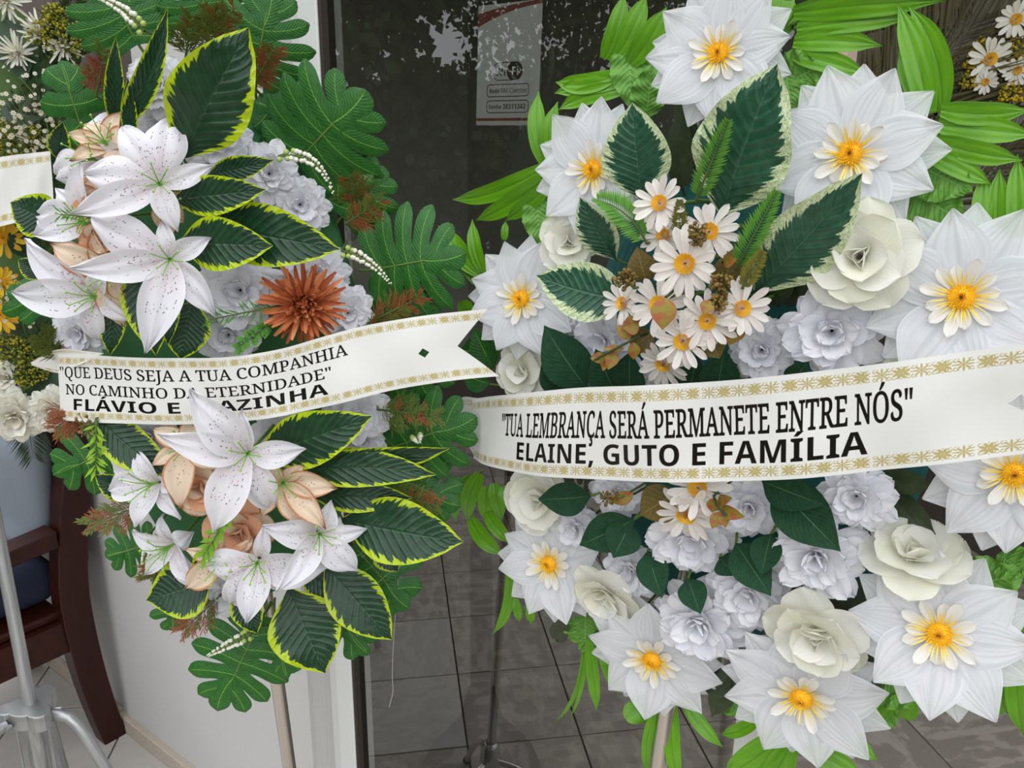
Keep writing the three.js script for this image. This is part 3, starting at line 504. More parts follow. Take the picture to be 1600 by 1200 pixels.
// what the door mirrors: trees, a hedge and a house across the yard
{
  const leafG = new THREE.BufferGeometry();
  leafG.setAttribute('position', new THREE.Float32BufferAttribute([0, 0, 0, 0.4, 0.5, 0.08, 0, 1, 0, -0.4, 0.5, 0.08], 3)); leafG.setAttribute('normal', new THREE.Float32BufferAttribute([0, 0, 1, 0, 0, 1, 0, 0, 1, 0, 0, 1], 3)); leafG.setIndex([0, 1, 2, 0, 2, 3]);
  const leafM = phys({ color: lin(70, 96, 40), roughness: 0.6, transmission: 0.3 }), bark = phys({ color: lin(78, 64, 50), roughness: 0.95 });
  const cloudOf = (n, blobs, size) => {
    const im = new THREE.InstancedMesh(leafG, leafM, n), m = new THREE.Matrix4(), q = new THREE.Quaternion(), col = new THREE.Color();
    for (let i = 0; i < n; i++) {
      const [cx, cy, cz, rx, ry, rz] = blobs[Math.floor(rnd() * blobs.length)]; let v; do v = V(rr(-1, 1), rr(-1, 1), rr(-1, 1)); while (v.lengthSq() > 1);
      v.multiplyScalar(Math.pow(v.length(), -0.25));
      q.setFromEuler(new THREE.Euler(rr(0, 6.28), rr(0, 6.28), rr(0, 6.28))); const s = size * rr(0.6, 1.3);
      m.compose(V(cx + v.x * rx, cy + v.y * ry, cz + v.z * rz), q, V(s, s, s)); im.setMatrixAt(i, m); im.setColorAt(i, col.setRGB(rr(0.6, 1.1), rr(0.7, 1.1), rr(0.5, 0.9)));
    }
    return im;
  };
  const tree = (x, z, trunkH, blobs, n, size, label) => {
    const t = thing('tree', label, 'tree', 'trees across the yard'); t.position.set(x, 0, z);
    const s = new Soup(); s.tube([V(0, -0.05, 0), V(0.05, trunkH * 0.5, 0.03), V(0, trunkH, 0)], 0.17, 0.1, [1, 1, 1], 9);
    for (const b of blobs) s.tube([V(0, trunkH * 0.8, 0), V(b[0] * 0.5, (trunkH + b[1]) / 2, b[2] * 0.5), V(b[0], b[1], b[2])], 0.07, 0.02, [1, 1, 1], 6);
    mesh('trunk', s.geo(), bark, t);
    const f = cloudOf(n, blobs, size); f.name = 'foliage'; f.userData.kind = 'stuff'; f.castShadow = f.receiveShadow = true; t.add(f);
  };
  tree(-7.4, 5.0, 1.6, [[0, 2.6, 0, 1.6, 1.4, 1.4], [-0.9, 1.6, 0.3, 1.4, 1.2, 1.2], [0.7, 4.2, 0.3, 1.8, 1.3, 1.3], [0.9, 1.7, 1.2, 1.2, 1.1, 1.0]], 22000, 0.14, 'broad dark tree mirrored in the door glass beside the frame');
  tree(-5.4, 7.4, 2.0, [[0, 2.9, 0, 1.4, 1.1, 1.1], [0.9, 4.0, 0.3, 1.6, 1.2, 1.2], [-0.9, 4.4, 0, 1.6, 1.2, 1.2], [0.2, 5.4, 0.4, 1.8, 1.0, 1.2]], 12500, 0.1, 'airy tree with sky gaps mirrored in the door glass above the notice');
  tree(-3.3, 8.4, 2.4, [[0, 3.3, 0, 1.5, 1.0, 1.1], [0.8, 4.4, 0.3, 1.6, 1.1, 1.2], [-0.9, 2.5, 0, 1.2, 0.9, 1.0], [-0.4, 5.4, 0, 1.8, 1.0, 1.2]], 12500, 0.1, 'slender tree mirrored in the door glass behind the palm leaves');
  const hd = thing('hedge', 'low clipped hedge along the far side of the yard', 'hedge'); hd.position.set(-4, 0, 9.2);
  const hf = cloudOf(14000, [[-3.6, 0.9, -1.4, 1.4, 1.1, 0.5], [-1.6, 0.9, -0.6, 1.4, 1.1, 0.5], [0.4, 0.9, -0.2, 1.4, 1.1, 0.5], [2.4, 0.9, 0, 1.4, 1.1, 0.5], [4.4, 0.9, 0, 1.4, 1.1, 0.5]], 0.14); hf.name = 'foliage'; hf.userData.kind = 'stuff'; hd.add(hf);
  const s = new Soup(); for (let i = 0; i < 9; i++) s.tube([V(-4 + i, -0.05, -0.5 + 0.06 * i), V(-4 + i, 0.9, -0.5 + 0.06 * i)], 0.04, 0.02, [1, 1, 1], 6); mesh('stems', s.geo(), bark, hd);
  const hs = thing('house', 'pale house with a grey pitched roof mirrored in the door glass', 'house'); hs.position.set(-10.2, 0, 13.5); hs.rotation.y = 0.6;
  mesh('wall', box(-2.2, 2.2, 0, 2.6, -1.6, 1.6), phys({ color: lin(226, 222, 214), roughness: 0.9 }), hs);
  const sh = new THREE.Shape([[-1.9, 2.6], [1.9, 2.6], [0, 3.7]].map((p) => new THREE.Vector2(...p)));
  mesh('roof', new THREE.ExtrudeGeometry(sh, { depth: 4.8, bevelEnabled: false }).translate(0, 0, -2.4).rotateY(Math.PI / 2), phys({ color: lin(96, 92, 90), roughness: 0.9 }), hs);
  mesh('window', box(0.6, 1.5, 1.1, 2.0, -1.63, -1.58), phys({ color: lin(60, 66, 72), roughness: 0.2 }), hs); mesh('door', box(-0.9, -0.1, 0, 2.0, -1.63, -1.58), phys({ color: lin(96, 70, 48), roughness: 0.5 }), hs);
}

// ---------- armchair, cushion ----------
const woodTex = dataTex(128, 512, (u, v) => { const n = fbm(u * 22, v * 2.4), k = fbm(u * 80, v * 6); return mix3([34, 11, 6], [62, 23, 13], n * 0.75 + k * 0.35); }, true, true);
const wood = phys({ map: woodTex, roughness: 0.4, specularIntensity: 0.6 });
let armchair;
{
  const ch = armchair = thing('armchair', 'dark red-brown wooden armchair with curved back legs against the white wall', 'chair'); ch.position.set(-2.315, 0, 0.03);
  const ex = (pts, x0, x1) => { const g = new THREE.ExtrudeGeometry(new THREE.Shape(pts.map((p) => new THREE.Vector2(...p))), { depth: x1 - x0, bevelEnabled: true, bevelSize: 0.003, bevelThickness: 0.003, bevelSegments: 1 }); g.rotateY(-Math.PI / 2); g.translate(x1, 0, 0); return g; };
  // side outline in (z, y)
  const rear = []; for (let i = 0; i <= 16; i++) { const y = i / 16 * 1.08; rear.push([0.075 - 0.2 * Math.pow(Math.abs(y - 0.5), 2) + (y > 0.5 ? -0.1 * (y - 0.5) : 0), y]); }
  const rearPts = [...rear.map(([z, y]) => [z - 0.028 - 0.006 * Math.sin(y * 3), y]), ...rear.slice().reverse().map(([z, y]) => [z + 0.03 + 0.006 * Math.sin(y * 3), y])];
  for (const x of [-0.27, 0.27]) {
    mesh('leg', ex(rearPts, x - 0.026, x + 0.026), wood, ch);
    mesh('leg', ex([[0.52, 0], [0.565, 0], [0.58, 0.62], [0.525, 0.62]], x - 0.024, x + 0.024), wood, ch);
    mesh('arm', ex([[0.1, 0.645], [0.3, 0.63], [0.5, 0.625], [0.62, 0.615], [0.63, 0.64], [0.5, 0.66], [0.3, 0.666], [0.1, 0.685]], x - 0.032, x + 0.032), wood, ch);
    mesh('side_rail', box(x - 0.018, x + 0.018, 0.33, 0.42, 0.1, 0.53), wood, ch);
  }
  mesh('front_rail', box(-0.25, 0.25, 0.33, 0.42, 0.53, 0.56), wood, ch);
  mesh('back_rail', box(-0.25, 0.25, 0.33, 0.42, 0.085, 0.115), wood, ch);
  mesh('seat', box(-0.265, 0.265, 0.42, 0.445, 0.1, 0.57, 0.008), wood, ch);
  mesh('backrest', box(-0.25, 0.25, 0.55, 1.04, 0.005, 0.03, 0.006), wood, ch);
  const cu = thing('cushion', 'pale blue-grey fabric cushion propped upright in the wooden armchair', 'cushion'); cu.position.set(-2.275, 0.582, 0.13);
  const cg = new THREE.SphereGeometry(1, 32, 24); { const P = cg.attributes.position, v = V(); for (let i = 0; i < P.count; i++) { v.fromBufferAttribute(P, i); const sq = (t) => Math.sign(t) * Math.pow(Math.abs(t), 0.45); P.setXYZ(i, sq(v.x) * 0.19, 0.2 + sq(v.y) * 0.2, v.z * 0.06 * (1 + 0.12 * Math.sin(v.y * 9))); } cg.computeVertexNormals(); }
  mesh('cover', cg, phys({ color: lin(126, 134, 142), roughness: 0.95, bumpMap: plaster, bumpScale: 0.001 }), cu); cu.rotation.x = -0.06;
  const pad = thing('seat_cushion', 'thick navy seat cushion on the wooden armchair under the pale one', 'cushion'); pad.position.set(-2.31, 0.447, 0.3);
  mesh('cover', new RoundedBoxGeometry(0.43, 0.13, 0.4, 4, 0.05).translate(0, 0.066, 0), phys({ color: lin(26, 34, 54), roughness: 0.9 }), pad);
}
// ---------- stands ----------
const chrome = phys({ color: lin(216, 210, 202), metalness: 1, roughness: 0.22 });
const zinc = phys({ map: dataTex(128, 256, (u, v) => mix3([138, 140, 140], [196, 198, 196], fbm(u * 8, v * 26))), metalness: 0.75, roughness: 0.42 });
const blackMetal = phys({ color: lin(30, 30, 30), roughness: 0.5 });
function stand(name, label, foot, top, mat, r, footDirs, hubY = 0.3) {
  const s = thing(name, label, 'stand'); s.position.copy(foot); s.position.y = 0;
  const dir = top.clone().sub(foot), pt = (y) => V(dir.x * y / dir.y, y, dir.z * y / dir.y);
  mesh('pole', tube([pt(hubY - 0.06), pt((hubY + dir.y) / 2), pt(dir.y)], r, 8, 16), mat, s);
  const hub = pt(hubY);
  mesh('hub', new THREE.LatheGeometry([[r, -0.05], [r * 2, -0.045], [r * 2.4, 0], [r * 2, 0.045], [r, 0.05]].map((p) => new THREE.Vector2(...p)), 20).translate(hub.x, hub.y, hub.z), mat, s);
  for (const [a, len] of footDirs) {
    const q = (d, y) => V(hub.x + Math.cos(a) * d, y, hub.z + Math.sin(a) * d);
    mesh('foot', tube([q(r, hubY), q(len * 0.35, hubY * 0.92), q(len * 0.8, hubY * 0.4), q(len, 0.014)], r * 0.75, 18, 10), mat, s);
    mesh('foot_cap', new THREE.SphereGeometry(r * 1.05, 12, 8).translate(q(len, 0).x, 0.015, q(len, 0).z), blackMetal, s);
  }
  return s;
}
const dirTo = (F, b, f, h) => at(F, b, f, h).p;
stand('wreath_stand', 'polished steel stand carrying the lily wreath', floorAt(505, 1580).setY(0), at(FL, 372, 620, -0.015).p, chrome, 0.011, [[0.4, 0.24], [2.5, 0.24], [4.6, 0.24]], 0.22);
stand('wreath_stand', 'polished steel stand carrying the round lotus wreath', V(-0.36, 0, 0.16), at(FR, 1120, 560, 0.012).p, chrome, 0.011, [[0.3, 0.14], [1.6, 0.28], [2.9, 0.14]], 0.2);
{
  const hub = at(FF, 48, 1105, 0.08).p, up = at(FF, -40, 640, -0.02).p, s = thing('tripod_stand', 'galvanised steel tripod stand with bolted hub beside the wooden chair', 'stand'); s.position.set(hub.x, 0, hub.z);
  const H = hub.y, L = (v) => v.clone().sub(V(hub.x, 0, hub.z)), e = at(FF, 66, 1108, 0.08).p.sub(hub).normalize();
  mesh('pole', tube([V(0, H, 0), L(hub.clone().lerp(up, 0.5)), L(up)], 0.0135, 8, 18), zinc, s);
  mesh('column', tube([V(0, 0.12, 0), V(0, H * 0.6, 0), V(0, H - 0.01, 0)], 0.021, 6, 18), zinc, s);
  const plate = new THREE.Shape(); for (let i = 0; i <= 48; i++) { const a = i / 48 * Math.PI * 2, r = 0.042 + 0.024 * Math.max(0, Math.cos(a * 3)); plate[i ? 'lineTo' : 'moveTo'](Math.cos(a) * r, Math.sin(a) * r); }
  const pg = new THREE.ExtrudeGeometry(plate, { depth: 0.034, bevelEnabled: true, bevelSize: 0.003, bevelThickness: 0.003, bevelSegments: 2 }).rotateX(Math.PI / 2); const hp = mesh('hub_plate', pg.translate(0, H + 0.008, 0), zinc, s);
  const a0 = Math.atan2(e.z, e.x);
  for (let k = 0; k < 3; k++) {
    const a = a0 + 0.1 + k * 2.094, q = (d, y) => V(Math.cos(a) * d, y, Math.sin(a) * d);
    mesh('foot', tube([q(0.05, H - 0.015), q(0.09, H - 0.02), q(0.15, H * 0.7), q(0.2, H * 0.35), q(0.24, 0.014)], 0.0125, 24, 12), zinc, s);
    for (const d of [-0.3, 0.3]) { const b = V(Math.cos(a + d) * 0.056, H - 0.012, Math.sin(a + d) * 0.056); mesh('bolt', new THREE.CylinderGeometry(0.006, 0.006, 0.012, 6).rotateZ(Math.PI / 2).rotateY(-(a + d)).translate(b.x, b.y, b.z), zinc, hp, 'steel bolt'); }
    mesh('rod', tube([V(Math.cos(a) * 0.035, H - 0.02, Math.sin(a) * 0.035), V(Math.cos(a) * 0.035, 0.13, Math.sin(a) * 0.035)], 0.003, 4, 8), zinc, s);
  }
  mesh('column_foot', new THREE.CylinderGeometry(0.03, 0.04, 0.12, 18).translate(0, 0.06, 0), zinc, s);
  const f = floorAt(752, 1226), fs = thing('floor_post', 'dark post with a flared base standing behind the door glass', 'post'); fs.position.copy(f).setY(0);
  mesh('post', new THREE.CylinderGeometry(0.026, 0.03, 1.1, 16).translate(0, 0.6, 0), blackMetal, fs); mesh('base', new THREE.LatheGeometry([[0, 0.3], [0.035, 0.3], [0.06, 0.2], [0.15, 0.08], [0.17, 0.02], [0.17, 0], [0, 0]].map((p) => new THREE.Vector2(...p)), 24), blackMetal, fs);
}
// foam bodies of the two wreaths
{
  const foam = (F, c, r, ex, ey, h0, h1, mat, name, label) => { const A = at(F, c[0], c[1], h0), t = thing(name, label, 'wreath'); t.position.copy(A.p); t.quaternion.setFromUnitVectors(V(0, 0, 1), F.n); const g = new THREE.LatheGeometry([[0, 0], [0.9, 0], [1, 0.25], [1, 0.6], [0.85, 1], [0, 1]].map((p) => new THREE.Vector2(...p)), 48).rotateX(Math.PI / 2); g.scale(ex * A.k, ey * A.k, h1 - h0); mesh('body', g, mat, t); };
  foam(FR, [1165, 610], 0, 270, 410, 0.02, 0.05, phys({ color: lin(20, 92, 88), roughness: 0.7, bumpMap: plaster, bumpScale: 0.002 }), 'foam_wreath', 'teal foam body of the round lotus wreath');
  foam(FL, [370, 560], 0, 200, 400, -0.01, 0.03, phys({ color: lin(58, 112, 66), roughness: 0.9, bumpMap: plaster, bumpScale: 0.002 }), 'foam_wreath', 'green foam body of the lily wreath');
  foam(FF, [10, 330], 0, 150, 330, -0.02, 0.02, phys({ color: lin(78, 104, 56), roughness: 0.95, bumpMap: plaster, bumpScale: 0.002 }), 'foam_wreath', 'mossy green body of the fresh-flower wreath');
}
// ---------- printed ribbons ----------
function banner(F, top, bot, tex, label, { notch = 0, alpha = false, u1 = 1, lenScale = 1, tail, mat } = {}) {
  const t = thing('ribbon_banner', label, 'ribbon', null), n = top.length, A = at(F, ...top[Math.floor(n / 2)]).p; t.position.copy(A);
  const ct = new THREE.CatmullRomCurve3(top.map((p) => at(F, ...p).p)), cb = new THREE.CatmullRomCurve3(bot.map((p) => at(F, ...p).p)), N = 96, K = 8;
  const mid = []; let len = [0]; for (let j = 0; j <= N; j++) { mid.push(ct.getPoint(j / N).lerp(cb.getPoint(j / N), 0.5)); if (j) len.push(len[j - 1] + mid[j].distanceTo(mid[j - 1])); }
  const g = sheet(K, N, (u, v) => { const w = (u + 1) / 2, s = v * (1 - notch * (1 - Math.abs(u)) ), p = cb.getPoint(s).lerp(ct.getPoint(s), w).addScaledVector(F.n, 0.0016 * Math.sin(s * 31 + w * 2.2) * (0.4 + fbm(s * 6, w * 2)) + 0.0012 * Math.sin(s * 13 - w * 5)); return [p.x - A.x, p.y - A.y, p.z - A.z]; });
  const uv = g.attributes.uv; for (let j = 0; j <= N; j++) for (let i = 0; i <= K; i++) { const w = i / K, s = j / N * (1 - notch * (1 - Math.abs(2 * w - 1))), x = s * N, k = Math.min(N - 1, Math.floor(x)); uv.setXY(j * (K + 1) + i, (len[k] + (len[k + 1] - len[k]) * (x - k)) / len[N], w); }
  const m = mat ?? phys({ map: tex, roughness: 0.24, specularIntensity: 0.8, transmission: 0.06, alphaTest: alpha ? 0.5 : 0 });
  mesh('band', g, m, t);
  if (tail) { const tc = new THREE.CatmullRomCurve3(tail.top.map((p) => at(F, ...p).p)), tb = new THREE.CatmullRomCurve3(tail.bot.map((p) => at(F, ...p).p)); const tg = sheet(4, 20, (u, v) => { const p = tb.getPoint(v).lerp(tc.getPoint(v), (u + 1) / 2); return [p.x - A.x, p.y - A.y, p.z - A.z]; }); const q = tg.attributes.uv; for (let i = 0; i < q.count; i++) q.setXY(i, 0.97 + 0.02 * q.getY(i), q.getX(i)); mesh('folded_end', tg, m, t); }
  return t;
}
const gold = '#c6b67c';
function goldBorder(g, w, y0, y1, unit) {
  const h = y1 - y0, c = (y0 + y1) / 2; g.fillStyle = gold; g.strokeStyle = gold;
  for (let x = 0, k = 0; x < w; x += unit, k++) {
    if (k % 5 === 4) x += unit * 0.12;
    const cx = x + unit / 2, rx = unit * 0.47, ry = h * 0.5;
    for (let a = 0; a < 8; a++) { g.save(); g.translate(cx, c); g.scale(rx / ry, 1); g.rotate(a * Math.PI / 4 + (k % 2 ? 0.39 : 0)); g.beginPath(); g.ellipse(ry * 0.58, 0, ry * 0.4, ry * (k % 2 ? 0.2 : 0.13), 0, 0, 7); g.fill(); g.restore(); }
    g.beginPath(); g.arc(cx, c, ry * 0.2, 0, 7); g.fill(); g.lineWidth = h * 0.06;
    for (const sx of [-1, 1]) for (const sy of [-1, 1]) { g.beginPath(); g.arc(cx + sx * rx * 0.8, c + sy * ry * 0.66, h * 0.13, 0, 5); g.stroke(); }
    for (let d = 0; d < 12; d++) { g.beginPath(); g.arc(cx + Math.cos(d * 0.5236) * rx, c + Math.sin(d * 0.5236) * ry * 0.95, h * 0.05, 0, 7); g.fill(); }
  }
}
function fit(g, text, x0, x1, base, cap, font, bold = 0) { g.font = font.replace('#', '200'); const m = g.measureText(text), k = cap / 146; g.save(); g.translate(x0, base); g.scale((x1 - x0) / m.width, k); g.fillText(text, 0, 0); if (bold) { g.lineWidth = bold; g.strokeStyle = g.fillStyle; g.strokeText(text, 0, 0); } g.restore(); }
const paper = (g, w, h) => { g.fillStyle = '#f4f3ee'; g.fillRect(0, 0, w, h); g.textBaseline = 'alphabetic'; g.textAlign = 'left'; };
const texL = canvasTex(2048, 310, (g, w, h) => {
  paper(g, w, h); goldBorder(g, w, h * 0.04, h * 0.145, 46); goldBorder(g, w, h * 0.845, h * 0.95, 46);
  g.fillStyle = '#16120f';
  fit(g, '"QUE DEUS SEJA A TUA COMPANHIA', 6, 1420, h * 0.345, h * 0.165, '#px serif', 4);
  fit(g, 'NO CAMINHO DA ETERNIDADE"', 40, 1340, h * 0.595, h * 0.155, '#px serif', 4);
  fit(g, 'FLÁVIO E MAZINHA', 80, 1310, h * 0.83, h * 0.175, 'bold #px sans-serif');
  g.globalCompositeOperation = 'destination-out'; g.beginPath(); const cx = w * 0.852, cy = h * 0.53, q = h * 0.07; g.moveTo(cx - q * 1.1, cy); g.lineTo(cx, cy - q); g.lineTo(cx + q * 1.1, cy); g.lineTo(cx, cy + q); g.fill(); g.globalCompositeOperation = 'source-over';
});
const texR = canvasTex(2048, 330, (g, w, h) => {
  paper(g, w, h); goldBorder(g, w, h * 0.05, h * 0.165, 48); goldBorder(g, w, h * 0.855, h * 0.965, 48);
  g.fillStyle = '#16110f';
  fit(g, '"TUA LEMBRANÇA SERÁ PERMANETE ENTRE NÓS"', 286, 1775, h * 0.535, h * 0.285, '#px serif', 7);
  fit(g, 'ELAINE, GUTO E FAMÍLIA', 392, 1660, h * 0.83, h * 0.225, 'bold #px sans-serif');
  g.globalCompositeOperation = 'destination-out'; g.beginPath(); const cx = 2012, cy = h * 0.52, q = h * 0.075; g.moveTo(cx - q * 1.2, cy); g.lineTo(cx, cy - q); g.lineTo(cx + q * 1.2, cy); g.lineTo(cx, cy + q); g.fill(); g.globalCompositeOperation = 'source-over';
});
const texF = canvasTex(512, 310, (g, w, h) => { paper(g, w, h); goldBorder(g, w, h * 0.06, h * 0.17, 46); goldBorder(g, w, h * 0.83, h * 0.94, 46); });
const hs = (pts, hh) => pts.map((p, i) => [p[0], p[1], hh[i]]);
{
  const h = [0.1, 0.13, 0.145, 0.15, 0.15, 0.15, 0.15, 0.145, 0.14];
  banner(FL, hs([[92, 553], [160, 556], [260, 560], [350, 558], [430, 547], [505, 526], [585, 506], [665, 493], [762, 482]], h), hs([[94, 656], [170, 661], [275, 663], [365, 660], [440, 650], [522, 632], [605, 612], [690, 597], [780, 588]], h), texL, 'white ribbon with gold borders and three printed lines, lying across the lily wreath', { notch: 0.075, alpha: true, tail: { top: hs([[48, 566], [90, 546], [162, 552]], [0.07, 0.1, 0.125]), bot: hs([[50, 571], [92, 583], [120, 572]], [0.07, 0.09, 0.12]) } });
  const k = [0.12, 0.155, 0.18, 0.195, 0.2, 0.2, 0.2, 0.2, 0.2, 0.2, 0.2];
  banner(FR, hs([[740, 623], [770, 619], [830, 613], [910, 606], [1000, 602], [1100, 597], [1200, 588], [1300, 578], [1400, 565], [1500, 551], [1625, 534]], k), hs([[740, 716], [765, 728], [825, 741], [905, 748], [1000, 753], [1100, 753], [1200, 750], [1300, 743], [1400, 733], [1500, 722], [1625, 707]], k), texR, 'white ribbon with gold borders and two printed lines, lying across the round lotus wreath', { alpha: true, tail: { top: hs([[706, 636], [722, 621], [746, 622]], [0.09, 0.1, 0.118]), bot: hs([[704, 648], [728, 690], [744, 716]], [0.09, 0.1, 0.118]) } });
  banner(FF, hs([[-60, 256], [-10, 247], [40, 240], [80, 236]], [0.13, 0.14, 0.145, 0.14]), hs([[-60, 366], [-10, 356], [40, 344], [84, 330]], [0.13, 0.14, 0.145, 0.14]), texF, 'white ribbon end with gold borders hanging over the fresh yellow flowers');
}

// ---------- the round lotus wreath ----------
const gL = 'large white lotus flowers of the round wreath';
[
  [1122, 82, 220, 0.12, -0.05, 0.12, 'white gauze lotus flower at the top of the round wreath, above the cream-edged leaves'],
  [1328, 240, 262, 0.12, 0.0, 0.1, 'large white gauze lotus flower touched by the tip of a cream-edged leaf'],
  [925, 265, 200, 0.12, -0.12, 0.06, 'white gauze lotus flower half covered by an upright cream-edged leaf'],
  [813, 467, 186, 0.12, -0.14, 0.02, 'white gauze lotus flower just above the forked ribbon end, beside small cream rose'],
  [1502, 465, 280, 0.12, 0.0, 0.06, 'large white gauze lotus flower next to the wide open cream rose, above the ribbon'],
  [1585, 742, 262, 0.11, 0.05, -0.06, 'white gauze lotus flower tucked under the lower edge of the ribbon'],
  [856, 882, 182, 0.11, -0.22, -0.06, 'white gauze lotus flower below the small cream rose under the ribbon'],
  [1018, 1034, 208, 0.11, -0.08, -0.42, 'white gauze lotus flower nodding downwards above the steel stand'],
  [1252, 1094, 244, 0.12, 0.0, -0.42, 'white gauze lotus flower nodding downwards at the bottom of the round wreath'],
  [1467, 992, 262, 0.12, 0.0, -0.02, 'large white gauze lotus flower beside the full cream rose, low on the wreath'],
].forEach((a) => lotus(FR, ...a));

const gR = 'cream fabric roses of the round wreath';
[
  [1342, 400, 178, 0.14, 0.02, 0.08, 'wide open cream fabric rose with a dark pin in its heart', 1],
  [888, 378, 100, 0.12, 0.2, 0.1, 'small cream fabric rose behind the pointed cream-edged leaf', 0],
  [812, 580, 92, 0.11, -0.2, 0, 'small cream fabric rose between the lotus flower and the ribbon', 0],
  [838, 784, 116, 0.11, -0.15, -0.1, 'cream fabric rose under the ribbon beside a single dark leaf', 0],
  [943, 938, 124, 0.12, -0.35, -0.7, 'cream fabric rose hanging between two lotus flowers low on the wreath', 0],
  [1273, 1000, 162, 0.13, -0.1, -0.5, 'full cream fabric rose above the lowest lotus flower', 0],
  [1430, 858, 158, 0.1, 0.15, 1.0, 'cream fabric rose seen from its side, under the ribbon', 0],
  [1415, 590, 110, 0.1, 0.1, 0.1, 'cream fabric rose mostly hidden behind the ribbon', 0],
].forEach(([x, y, d, h, tx, ty, l, pin]) => rose(FR, x, y, d, h, tx, ty, 'cream_rose', l, gR, M.cream, pin));

const gC = 'white fabric carnations of the round wreath';
[
  [882, 490, 78, 0.1, -0.2, 0.1, 'small white carnation below the pointed cream-edged leaf'],
  [938, 535, 120, 0.11, -0.2, -0.1, 'white carnation behind the twig of reddish leaves, above the ribbon'],
  [1188, 548, 120, 0.11, 0, 0, 'white carnation beside the daisy bunch, above the ribbon'],
  [1298, 520, 168, 0.12, 0.05, -0.05, 'big white carnation directly under the open cream rose'],
  [1078, 846, 165, 0.12, 0, -0.35, 'white carnation hanging below the nodding daisy under the ribbon'],
  [962, 772, 95, 0.1, 0, -0.1, 'white carnation partly behind a brown bud, just under the ribbon'],
  [1170, 796, 118, 0.11, 0, -0.1, 'white carnation beside the toothed brown twig under the ribbon'],
  [1336, 780, 130, 0.11, 0, -0.1, 'white carnation next to a pointed dark leaf, just under the ribbon'],
  [1274, 876, 166, 0.12, 0, -0.25, 'white carnation below the pointed dark leaf'],
  [1090, 982, 160, 0.12, -0.05, -0.4, 'white carnation fanned out above the steel stand'],
  [1168, 936, 138, 0.11, 0, -0.2, 'white carnation between the fanned carnation and the full cream rose'],
  [982, 897, 100, 0.11, -0.1, -0.25, 'white carnation next to the hanging cream rose'],
  [895, 828, 88, 0.1, -0.1, -0.2, 'small white carnation below a single dark leaf'],
  [856, 594, 70, 0.09, -0.1, 0, 'small white carnation peeping over the ribbon beside a cream rose'],
  [1000, 590, 80, 0.09, 0, 0, 'white carnation mostly hidden by dark leaves over the ribbon'],
].forEach(([x, y, d, h, tx, ty, l]) => puff(FR, x, y, d, h, tx, ty, 'white_carnation', l, gC, M.white));

const gD = 'white daisies in the middle of the round wreath';
[
  [1030, 317, 90, 0.175, -0.05, 0.2, 'topmost white daisy of the bunch, beside the fern sprigs'],
  [1108, 362, 100, 0.165, 0.2, 0.1, 'white daisy touching the brown seed cluster and the fern'],
  [1036, 368, 78, 0.15, -0.1, 0.3, 'white daisy half hidden behind the middle of the bunch'],
  [1070, 412, 116, 0.185, 0, 0.02, 'full white daisy in the middle of the bunch'],
  [1105, 502, 98, 0.185, 0.1, -0.05, 'white daisy with a small leaf before its petals'],
  [1066, 534, 96, 0.19, -0.1, -0.15, 'white daisy at the lower front of the bunch'],
  [1160, 482, 96, 0.17, 0.45, 0, 'white daisy turned aside, next to the white carnation'],
  [1028, 476, 100, 0.17, -0.1, 0.3, 'white daisy whose eye is covered by the olive leaf'],
  [972, 474, 76, 0.16, -0.6, 0.2, 'half closed white daisy leaning on the pointed cream-edged leaf'],
  [1036, 570, 84, 0.16, -0.2, -0.5, 'white daisy drooping just above the ribbon'],
  [1090, 762, 104, 0.165, 0.05, 0.25, 'white daisy cut off by the lower edge of the ribbon'],
  [1072, 806, 106, 0.17, -0.02, -0.6, 'nodding white daisy below the ribbon'],
].forEach(([x, y, d, h, tx, ty, l]) => daisy(FR, x, y, d, h, tx, ty, l, gD, M.daisy));

const gV = 'cream-edged leaves of the round wreath';
[
  [[1128, 335, 0.13], [1216, 98, 0.17], 158, 'largest cream-edged leaf, rising behind the fern', { bend: 0.06, wave: 0.03, roll: -0.15 }],
  [[1180, 455, 0.13], [1348, 270, 0.17], 118, 'cream-edged leaf pointing across the lotus flower', { bend: 0.05, wave: 0.03, roll: 0.3 }],
  [[1003, 312, 0.13], [988, 160, 0.16], 108, 'upright cream-edged leaf before a lotus flower', { bend: 0.06, fold: 0.2 }],
  [[990, 470, 0.13], [838, 430, 0.16], 92, 'cream-edged leaf pointing away from the daisies', { bend: 0.06, sc: -0.03 }],
  [[962, 405, 0.12], [906, 308, 0.15], 70, 'pale mottled cream-edged leaf beside the small cream rose', { bend: 0.05, roll: -0.4 }],
].forEach(([b, t, w, l, o], i) => leafThing(FR, b, t, w, M.creamLeaf[i % 2], 'variegated_leaf', l, gV, o));

